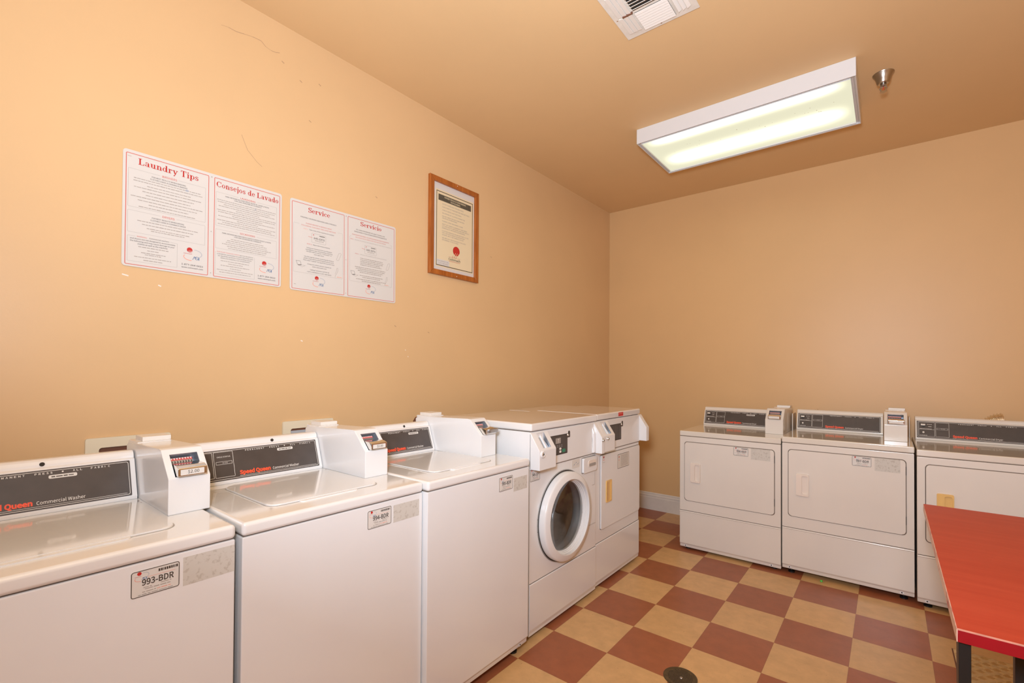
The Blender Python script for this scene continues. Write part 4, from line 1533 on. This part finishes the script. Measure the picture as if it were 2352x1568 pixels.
def tips(r, m):
    b = MB()
    b.serif('Laundry Tips', .047, .254, .4025, .0250, M['ink_red'], 0, m)
    b.serif('Consejos de Lavado', .3215, .589, .4015, .0245, M['ink_red'], 0, m)
    tag(b.build('title', r), label='red serif titles')
    b = MB()
    K, G, R_, Rl = M['ink'], M['ink_soft'], M['ink_red'], M['ink_redl']
    ln = M['ink_line']
    for q in ((.0165, .280, .2326, .3815), (.0165, .280, .134, .219), (.0165, .1805, .021, .120),
              (.320, .581, .2316, .3797), (.320, .582, .133, .217), (.320, .4833, .0195, .1186)):
        b.rframe(*q, .002, .0007, ln, 0, 0, m)
    for q in ((.118, .182, .3815), (.121, .176, .219), (.042, .155, .120), (.410, .492, .3797), (.410, .490, .217), (.322, .480, .1186)):
        b.line(q[0], q[2], q[1], q[2], .005, M['sign'], .0001, m)
    b.text('WASHERS', .1245, .1758, .3765, .0080, Rl, .0002, m, bold=.01)
    b.text('DRYERS', .1280, .1692, .2135, .0080, Rl, .0002, m, bold=.01)
    b.text('LAVADORAS', .419, .4836, .3745, .0075, Rl, .0002, m, bold=.01)
    b.text('SECADORAS', .4183, .4837, .2140, .0075, Rl, .0002, m, bold=.01)
    for s, x0, x1, y in (('FOR BEST RESULTS WHEN WASHING', .0911, .2073, .3645), ('CLOTHES USING A COINMACH WASHER', .0859, .2125, .3550),
                         ('FOR BEST RESULTS WHEN DRYING', .0931, .2026, .2010), ('CLOTHES USING A COINMACH DRYER', .0886, .2086, .1915),
                         ('PARA OBTENER MEJORES RESULTADOS AL LAVAR LA ROPA', .3574, .5448, .3655), ('CON UNA LAVADORA DE COINMACH', .3931, .5100, .3573),
                         ('PARA OBTENER MEJORES RESULTADOS CUANDO SEQUE LA ROPA', .3460, .5554, .2015), ('CON UNA SECADORA DE COINMACH', .3950, .5100, .1935)):
        b.text(s, x0, x1, y, .0050, K, .0002, m, bold=.008)
    for x0, x1, y in ((.0343, .205, .3478), (.220, .2646, .3478), (.0329, .2683, .3379), (.0763, .2249, .3248), (.0347, .2633, .3138), (.0615, .2372, .3010),
                      (.0722, .2270, .2883), (.0249, .2726, .2763), (.0471, .2516, .2640), (.0818, .2172, .2520), (.0503, .245, .2394),
                      (.0466, .2525, .1831), (.0616, .2371, .1712), (.0768, .2235, .1582), (.0907, .2049, .1506),
                      (.0508, .1497, .0810), (.0795, .1196, .0700), (.0600, .1403, .0592), (.0721, .125, .0528), (.0387, .1591, .0408), (.0678, .130, .0305)):
        b.fine(x0, x1, y, .0026, G, .0002, m, 1)
    y = .3480
    for k in range(13):
        w2 = (.252, .248, .20, .24, .10, .252, .245, .13, .243, .09, .25, .21, .245)[k]
        b.fine(.4508 - w2 / 2, .4508 + w2 / 2, y, .0024, G, .0002, m, k + 3)
        y -= .0088
    y = .1830
    for k, w2 in enumerate((.14, .17, .18, .21, .17, .16)):
        b.fine(.4510 - w2 / 2, .4510 + w2 / 2, y, .0024, G, .0002, m, k + 30)
        y -= .0085
    y = .0810
    for k, w2 in enumerate((.12, .06, .12, .045, .15, .13)):
        b.fine(.4015 - w2 / 2, .4015 + w2 / 2, y, .0024, G, .0002, m, k + 50)
        y -= .0100
    b.text('WARNING:', .0459, .079, .1180, .0046, Rl, .0002, m, bold=.01)
    b.text('Commercial washers', .0855, .1516, .1180, .0050, K, .0002, m, bold=.01)
    b.text('and dryers are not designed to accommodate', .0248, .1729, .1080, .0050, K, .0002, m, bold=.01)
    b.text('the following and may cause damage to your', .0249, .1706, .0985, .0050, K, .0002, m, bold=.01)
    b.text('clothes as well as the machine:', .0485, .1472, .0890, .0050, K, .0002, m, bold=.01)
    b.text('POR FAVOR TENGA EN CUENTA', .3264, .418, .1165, .0042, Rl, .0002, m, bold=.008)
    b.text('que las lavadoras', .4195, .4757, .1165, .0042, K, .0002, m, bold=.008)
    b.text('y secadoras comerciales no estan disenadas para', .3264, .476, .1080, .0042, K, .0002, m, bold=.008)
    b.text('las siguientes acciones y estas podrian causar', .331, .470, .0995, .0042, K, .0002, m, bold=.008)
    b.text('danos a la maquina y sus componentes:', .341, .462, .0910, .0042, K, .0002, m, bold=.008)
    for x0, x1 in ((.1955, .2737), (.4977, .5777)):
        b.text('1-877-264-6622', x0, x1, .0372, .0062, K, .0002, m, bold=.012)
        b.text('www.coinmach.com', x0, x1, .0255, .0055, K, .0002, m, bold=.012)
    b.disc(.2118, .3485, .0055, M['ink_blue'], .0002, m, 16, ry=.003)
    b.disc(.2118, .3485, .0035, M['sign'], .0003, m, 16, ry=.0015)
    b.disc(.484, .3435, .0035, M['ink_grey'], .0002, m, 16, ry=.003)
    b.fine(.014, .026, .427, .0018, G, .0002, m)
    tag(b.build('printed_text', r), label='small printed text in boxes')
    for ex, ey, es in ((.2241, .1029, 1.0), (.5260, .1017, .98)):
        b = MB()
        emblem(b, ex, ey, es, m)
        tag(b.build('emblem', r), label='red ball emblem with curved lines')


def service(r, m):
    b = MB()
    b.serif('Service', .0912, .2106, .4020, .0250, M['ink_red'], 0, m)
    b.serif('Servicio', .392, .5325, .4050, .0240, M['ink_red'], 0, m)
    tag(b.build('title', r), label='red serif titles')
    b = MB()
    K, G, Rl = M['ink'], M['ink_soft'], M['ink_redl']
    ln = M['ink_line']
    b.rframe(.0175, .284, .0915, .335, .003, .0007, ln, 0, 0, m)
    b.rframe(.3275, .605, .0915, .337, .003, .0007, ln, 0, 0, m)
    b.line(.046, .335, .255, .335, .014, M['sign'], .0001, m)
    b.line(.337, .337, .592, .337, .014, M['sign'], .0001, m)
    for s, x0, x1, y, c, h in (
            ('PROPERLY WORKING MACHINES ARE A PRIORITY', .0526, .2474, .3680, K, .0055),
            ('PLEASE REPORT A SERVICE ISSUE', .0805, .2198, .3410, Rl, .0055),
            ('FOLLOWING THIS EASY TWO-STEP METHOD', .0573, .2440, .3285, Rl, .0055),
            ('STEP 1:', .0670, .091, .3125, M['ink_pink'], .0050), ('Take note of the machine ID number', .0975, .2345, .3125, K, .0050),
            ('STEP 2:', .0852, .112, .2395, Rl, .0050), ('Report the service issue by', .118, .2106, .2395, K, .0050),
            ('Using our Coinmach Service Request', .0845, .2227, .2200, K, .0048),
            ('smartphone app. Download by scanning', .0789, .2249, .2105, K, .0048),
            ('the QR code or search "Coinmach" in', .0828, .2198, .2015, K, .0048),
            ('your app store.', .1231, .1782, .1915, K, .0048),
            ('Use the app by simply scanning the license', .0718, .2325, .1745, K, .0048),
            ('plate\'s barcode by pointing the phone at it.', .0701, .2337, .1650, K, .0048),
            ('Then click "submit" to report the service issue', .0665, .2369, .1555, K, .0048),
            ('Using our online service request at', .0892, .2185, .1380, K, .0048),
            ('www.coinmach.com', .1141, .1921, .1275, K, .0048),
            ('Calling Coinmach toll free at', .1028, .2075, .1105, K, .0048),
            ('1-877-COINMACH (1-877-264-6622)', .0868, .2189, .0990, K, .0048),
            ('ES UNA PRIORIDAD DE QUE TODAS LAS', .3675, .5543, .3765, K, .0055),
            ('MAQUINAS FUNCIONEN APROPIADAMENTE', .3553, .5683, .3645, K, .0055),
            ('POR FAVOR INFORME LOS PROBLEMAS DE MANTENIMIENTO', .3422, .5836, .3460, Rl, .0052),
            ('SIGUIENDO ESTE SIMPLE METODO DE DOS PASOS', .3623, .5612, .3340, Rl, .0052),
            ('PASO 1:', .3313, .352, .3195, Rl, .0045), ('Anote el numero de identificacion (ID) de la maquina', .358, .5981, .3195, G, .0045),
            ('PASO 2:', .3604, .384, .2440, Rl, .0045), ('Informe el problema de mantenimiento', .391, .5665, .2440, G, .0045)):
        b.text(s, x0, x1, y, h, c, .0002, m, bold=.006)
    y = .2260
    for k, w2 in enumerate((.148, .152, .148, .13, .14)):
        b.fine(.393, .393 + w2, y,   .0034, G, .0002, m, k)
        y -= .0092
    y = .1745
    for k, w2 in enumerate((.20, .19, .165, .14)):
        b.fine(.46 - w2 / 2, .46 + w2 / 2, y,   .0034, G, .0002, m, k + 9)
        y -= .0092
    y = .1300
    for k, w2 in enumerate((.15, .115)):
        b.fine(.465 - w2 / 2, .465 + w2 / 2, y,   .0034, G, .0002, m, k + 19)
        y -= .0092
    y = .1085
    for k, w2 in enumerate((.195, .125)):
        b.fine(.465 - w2 / 2, .465 + w2 / 2, y,   .0034, G, .0002, m, k + 29)
        y -= .0092
    # the sample label, the laptop, phone and handset drawings
    for ox, oy in ((0, 0), (.3095, .002)):
        x0, x1, y0, y1 = .1105 + ox, .188 + ox, .254 + oy, .3015 + oy
        b.rframe(x0, x1, y0, y1, .004, .0009, G, .0002, 0, m)
        b.text('345-DFG', x0 + .010, x1 - .007, y0 + .019, .0090, K, .0003, m, bold=.01)
        b.line(x1 - .036, y1 - .008, x1 - .006, y1 - .008, .003, K, .0003, m)
        b.disc(x0 + .010, y1 - .008, .0025, M['ink_red'], .0003, m, 10)
        b.line(x0 - .018, y0 + .0265, x0 + .004, y0 + .0235, .0014, M['ink_redl'], .0004, m)
        b.fine(x0 + .018, x1 - .012, y0 + .014, .0016, G, .0003, m)
        b.fine(x0 + .018, x1 - .012, y0 + .010, .0016, G, .0003, m)
    for ox in (0, .3030):
        px = [(.031, .1478), (.052, .1475), (.056, .130), (.038, .128), (.031, .1478)]
        for p, q in zip(px, px[1:]):
            b.line(p[0] + ox, p[1], q[0] + ox, q[1], .0011, K, .0003, m)
        px = [(.056, .130), (.078, .1285), (.060, .1200), (.038, .128)]
        for p, q in zip(px, px[1:]):
            b.line(p[0] + ox, p[1], q[0] + ox, q[1], .0010, G, .0003, m)
        b.line(.042 + ox, .1275, .058 + ox, .1295, .0028, K, .0004, m)
        px = [(.2481, .190), (.262, .2255), (.273, .2283), (.276, .222), (.262, .189), (.254, .1863), (.2481, .190)]
        ox2 = ox + (.013 if ox else 0)
        for p, q in zip(px, px[1:]):
            b.line(p[0] + ox2, p[1], q[0] + ox2, q[1], .0011, G, .0003, m)
        px = [(.2408, .0945), (.244, .108), (.252, .118), (.258, .133), (.257, .145), (.252, .146), (.250, .135), (.246, .122), (.241, .113)]
        for p, q in zip(px, px[1:]):
            b.line(p[0] + ox2, p[1], q[0] + ox2, q[1], .0011, G, .0003, m)
        b.fine(.252 + ox, .280 + ox, .0985, .0028, M['ink_pink'], .0003, m)
    b.fine(.020, .030, .031, .0018, G, .0002, m)
    tag(b.build('printed_text', r), label='small printed text and line drawings')
    for ex, ey, es in ((.1390, .0744, 1.0), (.4492, .0760, .98)):
        b = MB()
        emblem(b, ex, ey, es, m)
        tag(b.build('emblem', r), label='red ball emblem with curved lines')


two_page_sign('laundry_tips_sign', -3.738, 1.750, .605, .452, .303,
              'larger white two-page wall sign titled Laundry Tips and Consejos de Lavado', tips)
two_page_sign('service_sign', -3.090, 1.748, .632, .452, .305,
              'white two-page wall sign titled Service and Servicio', service, math.radians(0.35))


def framed_notice():
    W, H = .452, .636
    r, m = sign_frame('framed_notice', -2.207, 1.977, 'cream laundry rules notice in a brown wooden frame', 'framed notice')
    b = MB()
    fw_ = .033
    for k, (pts) in enumerate((((0, 0), (W, 0), (W - fw_, fw_), (fw_, fw_)), ((W, 0), (W, H), (W - fw_, H - fw_), (W - fw_, fw_)),
                               ((W, H), (0, H), (fw_, H - fw_), (W - fw_, H - fw_)), ((0, H), (0, 0), (fw_, fw_), (fw_, H - fw_)))):
        b.poly(pts, M['wood'], .022, m, .003)
    b.disc(.238, .624, .003, M['chip'], .0224, m, 8)
    b.disc(.238, .012, .003, M['chip'], .0224, m, 8)
    b.build('frame', r)
    b = MB()
    b.poly([(fw_ - .002, fw_ - .002), (W - fw_ + .002, fw_ - .002), (W - fw_ + .002, H - fw_ + .002), (fw_ - .002, H - fw_ + .002)], M['mat_board'], .006, m)
    b.build('mat_board', r)
    b = MB()
    b.poly([(.058, .057), (.410, .057), (.410, .562), (.058, .562)], M['poster'], .0008, m @ Matrix.Translation((0, 0, .006)))
    po = b.build('poster', r)
    m2 = m @ Matrix.Translation((0, 0, .0072))
    b = MB()
    b.rframe(.064, .404, .064, .552, .0006, .0045, M['ink'], 0, 0, m2)
    b.poly([(.081, .492), (.386, .492), (.386, .532), (.081, .532)], M['bar'], .0003, m2)
    b.text('FOR BEST RESULTS, PLEASE OBSERVE', .134, .333, .5155, .0095, M['poster'], .0006, m2, bold=.025)
    b.text('THE FOLLOWING:', .188, .280, .4985, .0095, M['poster'], .0006, m2, bold=.025)
    y = .474
    lines = ['DO NOT OVERLOAD THE MACHINES', 0, 'CHECK WATER TEMPERATURE AND SETTINGS', 0, 'CHECK DRYER HEAT SETTINGS', 0, 'NO DYEING OF CLOTHES PERMITTED', 0,
             'DO NOT WASH OR DRY COMFORTERS', 'OR RUGS IN MACHINES', 0, 'PLEASE LEAVE MACHINES CLEAN', 0, "MOST OF TODAY'S GARMENTS ARE MADE",
             'OF SYNTHETIC MATERIAL AND ARE EASILY', 'DAMAGED BY IMPROPER LAUNDERING', 0, 'CLOTHES WASHED IN WATER THAT IS TOO', 'HOT OR OVER DRIED IN DRYER MAY',
             'SHRINK, MELT OR CHANGE COLOR', 0, 'WE ARE NOT RESPONSIBLE FOR LOSS', 'OR DAMAGE TO CLOTHING']
    for s in lines:
        if s == 0:
            y -= .0075
            continue
        b.text(s, .115, .115 + .0072 * len(s) * (.98 if len(s) > 20 else 1.0), y - .004, .0075, M['ink_soft'], .0004, m2, bold=.004)
        y -= .0125
    tag(b.build('printed_text', po), label='charcoal heading bar, black border and small capitals')
    b = MB()
    b.disc(.246, .185, .0318, M['ink_red'], .0004, m2, 36)
    for k in range(3):
        b.line(.216 + .016 * k, .130, .240 + .016 * k, .172, .0028, M['poster'], .0006, m2)
        b.line(.208 + .016 * k, .134, .216 + .016 * k, .150, .0022, M['ink_red'], .0007, m2)
    b.text('Coinmach', .1756, .2826, .1150, .0150, M['ink'], .0004, m2, bold=.02)
    b.line(.1756, .137, .2826, .137, .0012, M['ink_red'], .0004, m2)
    b.fine(.178, .282, .108, .0022, M['ink_red'], .0004, m2)
    tag(b.build('emblem', po), label='red ball emblem above its lettering')
    b = MB()
    b.poly([(.0705, .0695), (.183, .0695), (.181, .105), (.0705, .105)], M['sign'], .0006, m2)
    b.text('FOR SERVICE CALL', .0745, .179, .0900, .0085, M['ink_soft'], .0010, m2, bold=.005)
    b.text('1-877-264-6622', .0842, .172, .0760, .0085, M['ink_soft'], .0010, m2, bold=.01)
    tag(b.build('service_sticker', po), label='white strip reading FOR SERVICE CALL')


framed_notice()


# ------------------------------------------------------------------ ceiling: fixture, vent, sprinkler
def light_fixture(loc, label, lens='lens'):
    r = empty('ceiling_light', (loc[0], loc[1], ZC))
    tag(r, label, 'ceiling light')
    W, D, H = 1.226, .612, .100
    b = MB()
    m = Matrix.Translation((0, 0, -H + .004))
    th = .006
    b.box(-W / 2, W / 2, -D / 2, -D / 2 + th, -H + .0005, 0, M['fixture'], .0015, 1)
    b.box(-W / 2, W / 2, D / 2 - th, D / 2, -H + .0005, 0, M['fixture'], .0015, 1)
    b.box(-W / 2, -W / 2 + th, -D / 2 + th, D / 2 - th, -H + .0005, 0, M['fixture'], .0015, 1)
    b.box(W / 2 - th, W / 2, -D / 2 + th, D / 2 - th, -H + .0005, 0, M['fixture'], .0015, 1)
    b.build('housing', r)
    b = MB()
    o = [(-W / 2, -D / 2), (W / 2, -D / 2), (W / 2, D / 2), (-W / 2, D / 2)]
    fr = .024
    b.band([(-W / 2 + .001, -D / 2 + .001), (W / 2 - .001, -D / 2 + .001), (W / 2 - .001, D / 2 - .001), (-W / 2 + .001, D / 2 - .001)],
           [(-W / 2 + fr, -D / 2 + fr), (W / 2 - fr, -D / 2 + fr), (W / 2 - fr, D / 2 - fr), (-W / 2 + fr, D / 2 - fr)], M['fixture'], -H, .010)
    b.rframe(-W / 2 + .010, W / 2 - .010, -D / 2 + .010, D / 2 - .010, .001, .0012, M['ink_line'], -H - .0004)
    b.build('lens_frame', r)
    b = MB()
    tb = bmesh.new()
    q = [tb.verts.new((x, y, 0)) for x, y in ((-W / 2 + fr - .004, -D / 2 + fr - .004), (-W / 2 + fr - .004, D / 2 - fr + .004),
                                               (W / 2 - fr + .004, D / 2 - fr + .004), (W / 2 - fr + .004, -D / 2 + fr - .004))]
    tb.faces.new(q)
    b.merge(tb, M[lens])
    ln = b.build('lens', r)
    ln.location = (0, 0, -H + .012)
    tag(ln, label='glowing pale diffuser')
    b = MB()
    rnd = random.Random(4)
    for k in range(22):
        b.disc(rnd.uniform(-.5, .5), rnd.uniform(-.08, .03), rnd.uniform(.0012, .003), M['scuff'], -H + .0105, None, 8)
    tag(b.build('dust_specks', r), label='dark specks on the diffuser')
    return r


light_fixture((.927, -.838), 'white rectangular fluorescent ceiling light with a glowing diffuser')
light_fixture((.927, -4.60), 'second fluorescent ceiling light, out of frame behind the camera', 'lens2')


def ceiling_vent():
    x0, x1, y0, y1 = .652, 1.000, -2.355, -2.005
    cx, cy = (x0 + x1) / 2, (y0 + y1) / 2
    r = empty('ceiling_vent', (cx, cy, ZC))
    tag(r, 'dusty white square louvred vent in the ceiling', 'vent')
    h = .175
    b = MB()
    b.box(-h, h, -h, h, -.006, -.0003, M['vent'], .002, 2)
    for x, y in ((-.160, .02), (.0, .160)):
        b.disc(x, y, .004, M['scuff'], -.0065, None, 10)
    for f in b.bm.faces:
        pass
    b.build('plate', r)

    def slats(label, x0, x1, y0, y1, n, along, tilt):
        b = MB()
        b.box(x0, x1, y0, y1, -.0072, -.0055, M['gap'] if label != 'side' else M['vent'])
        for k in range(n):
            t = (k + .5) / n
            if along == 'x':
                mt = Matrix.Translation(((x0 + x1) / 2, y0 + (y1 - y0) * t, -.010)) @ Matrix.Rotation(tilt, 4, 'X')
                b.box(-(x1 - x0) / 2, (x1 - x0) / 2, -(y1 - y0) / n * .46, (y1 - y0) / n * .46, -.0008, .0008, M['vent_lit'], 0, 1, mt)
            else:
                mt = Matrix.Translation((x0 + (x1 - x0) * t, (y0 + y1) / 2, -.010)) @ Matrix.Rotation(tilt, 4, 'Y')
                b.box(-(x1 - x0) / n * .46, (x1 - x0) / n * .46, -(y1 - y0) / 2, (y1 - y0) / 2, -.0008, .0008, M['vent_lit'], 0, 1, mt)
        b.build('louvre_bank', r)
    slats('mid', -.075, .075, .020, .150, 8, 'x', -.17)
    slats('mid', -.075, .075, -.150, .005, 8, 'x', .55)
    slats('side', -.150, -.085, .015, .135, 3, 'y', .18)
    slats('side', -.150, -.085, -.135, .005, 3, 'y', .18)
    slats('side', .090, .150, .015, .135, 3, 'y', -.5)
    slats('side', .090, .150, -.135, .005, 3, 'y', -.5)
    b = MB()
    b.box(-.128, -.078, .004, .010, -.016, -.006, M['brown'], .001, 1)
    tag(b.build('damper_lever', r), label='dusty brown damper lever')


ceiling_vent()


def sprinkler():
    r = empty('fire_sprinkler', (1.652, -.868, ZC))
    tag(r, 'metal fire sprinkler head hanging beside the ceiling light', 'sprinkler')
    b = MB()
    b.lathe([(.050, -.0005), (.049, -.004), (.040, -.016), (.034, -.034), (.030, -.050), (.024, -.056), (.014, -.056), (.013, -.050)], M['brass'], 40)
    b.build('bell_cup', r)
    b = MB()
    b.lathe([(.012, -.03), (.012, -.062), (.014, -.064), (.014, -.070), (.010, -.073), (0, -.073)], M['steel'], 24)
    b.tube([(.011, 0, -.068), (.016, 0, -.080), (.010, 0, -.094), (.002, 0, -.098)], .0022, M['steel'], 8)
    b.tube([(-.011, 0, -.068), (-.016, 0, -.080), (-.010, 0, -.094), (-.002, 0, -.098)], .0022, M['steel'], 8)
    b.tube([(0, 0, -.073), (0, 0, -.096)], .0016, M['red_dot'], 8)
    b.build('frame_arms', r)
    b = MB()
    b.lathe([(0, -.098), (.016, -.0985), (.0165, -.1000), (0, -.1005)], M['brass'], 24)
    b.build('deflector', r)


sprinkler()


# ------------------------------------------------------------------ red table
def table():
    x0, x1, y0, y1, zt = 1.793, 2.56, -2.685, -1.335, .757
    r = empty('folding_table', ((x0 + x1) / 2, (y0 + y1) / 2, 0))
    tag(r, 'red laminate table with chipped edges and black legs', 'table')
    ox, oy = (x0 + x1) / 2, (y0 + y1) / 2
    a0, a1, b0, b1 = x0 - ox, x1 - ox, y0 - oy, y1 - oy
    b = MB()
    b.poly(rrect(a0 + .0015, a1 - .0015, b0 + .0015, b1 - .0015, .004), M['table_top'], .0022, Matrix.Translation((0, 0, zt - .002)))
    b.box(a0 + .002, a1 - .002, b0 + .002, b1 - .002, zt - .030, zt - .0018, M['table_worn'])
    b.build('tabletop', r)
    b = MB()
    th = .0022
    b.box(a0 + .002, a1, b0, b0 + th, zt - .031, zt - .0035, M['table_edge'], .0005, 1)
    b.box(a1 - th, a1, b0, b1, zt - .031, zt - .0035, M['table_edge'], .0005, 1)
    b.box(a0, a1, b1 - th, b1, zt - .031, zt - .0035, M['table_edge'], .0005, 1)
    tag(b.build('edge_band', r), label='crimson edge band')
    b = MB()
    b.box(a0, a0 + .002, b0, b1, zt - .031, zt - .001, M['table_worn'], .0004, 1)
    b.box(a0 + .001, a1, b0 - .0001, b0 + .0026, zt - .0034, zt + .0004, M['table_rub'], .0003, 1)
    tag(b.build('worn_edge', r), label='chipped pale edge')
    for (px, py, wx, wy) in ((a0 + .004, b0 + .012, .022, .045), (a0 + .128, b0 + .235, .048, .028), (a0 + .36, b1 - .30, .022, .045),
                             (a1 - .05, b0 + .012, .022, .045), (a1 - .05, b1 - .30, .022, .045)):
        b = MB()
        b.box(px, px + wx, py, py + wy, 0, zt - .030, M['black'], .002, 2)
        b.build('leg', r)
    b = MB()
    b.box(a0 + .37, a1 - .055, b1 - .30, b1 - .28, zt - .06, zt - .031, M['black'], .001, 1)
    b.box(a0 + .13, a1 - .055, b0 + .24, b0 + .26, zt - .06, zt - .031, M['black'], .001, 1)
    b.build('rail', r)


table()


# ------------------------------------------------------------------ floor drain and tread plate
def floor_drain():
    r = empty('floor_drain', (.947, -2.092, 0))
    tag(r, 'round tarnished metal floor drain cover set in the checkered tiles', 'drain')
    b = MB()
    b.lathe([(.072, .0002), (.072, .003), (.069, .0045), (.062, .0045), (.060, .003), (0, .003)], M['drain'], 48)
    b.build('cover', r)
    b = MB()
    for i in range(-7, 8):
        for j in range(-7, 8):
            x, y = i * .0078 + (.0039 if j % 2 else 0), j * .0074
            if x * x + y * y < .054 ** 2:
                b.poly(rrect(x - .0026, x + .0026, y - .0017, y + .0017, .0012, 2), M['gap'], .0003, Matrix.Translation((0, 0, .0031)))
    b.lathe([(0, .0052), (.006, .0048), (.007, .003)], M['steel'], 12, Matrix.Translation((.006, -.004, 0)))
    b.build('perforations', r)


floor_drain()


def tread_plate():
    x0, x1, y0, y1 = 1.910, 2.700, -1.900, -1.020
    r = empty('floor_hatch', ((x0 + x1) / 2, (y0 + y1) / 2, 0))
    tag(r, 'tan tread plate set in the floor under the red table', 'floor plate')
    ox, oy = (x0 + x1) / 2, (y0 + y1) / 2
    b = MB()
    b.box(x0 - ox, x1 - ox, y0 - oy, y1 - oy, .0001, .0012, M['brown'])
    b.box(x0 - ox + .005, x1 - ox - .005, y0 - oy + .005, y1 - oy - .005, .0006, .003, M['tread'], .0006, 1)
    b.build('plate', r)
    b = MB()
    c = .030
    nx, ny = int((.64) / c), int((y1 - y0 - .02) / c)
    for i in range(nx):
        for j in range(ny):
            px, py = x0 - ox + .022 + i * c, y1 - oy - .022 - j * c
            ang = PI / 4 if (i + j) % 2 else -PI / 4
            for k in (-1, 0, 1):
                mt = Matrix.Translation((px, py, .003)) @ Matrix.Rotation(ang, 4, 'Z') @ Matrix.Translation((0, k * .0075, 0))
                tb = bmesh.new()
                lo = [tb.verts.new(v) for v in ((-.014, 0, 0), (-.006, -.0026, 0), (.006, -.0026, 0), (.014, 0, 0), (.006, .0026, 0), (-.006, .0026, 0))]
                hi = [tb.verts.new(v) for v in ((-.009, 0, .0042), (.009, 0, .0042))]
                for q in ((lo[0], lo[1], hi[0]), (lo[1], lo[2], hi[1], hi[0]), (lo[2], lo[3], hi[1]), (lo[3], lo[4], hi[1]), (lo[4], lo[5], hi[0], hi[1]), (lo[5], lo[0], hi[0])):
                    tb.faces.new(q)
                b.merge(tb, M['tread'], mt)
    tag(b.build('raised_lugs', r), kind='stuff')


tread_plate()
b = MB()
b.lathe([(0, .013), (.005, .0115), (.008, .007), (.0085, .004), (.006, .001), (0, .0003)], M['green_bead'], 20, Matrix.Translation((1.328, -.553, 0)))
tag(b.build('green_bead'), 'small bright green bead on the floor under the middle dryer', 'bead')
for me in [q[0] for q in _TC.values() if isinstance(q[0], bpy.types.Mesh)]:
    bpy.data.meshes.remove(me)
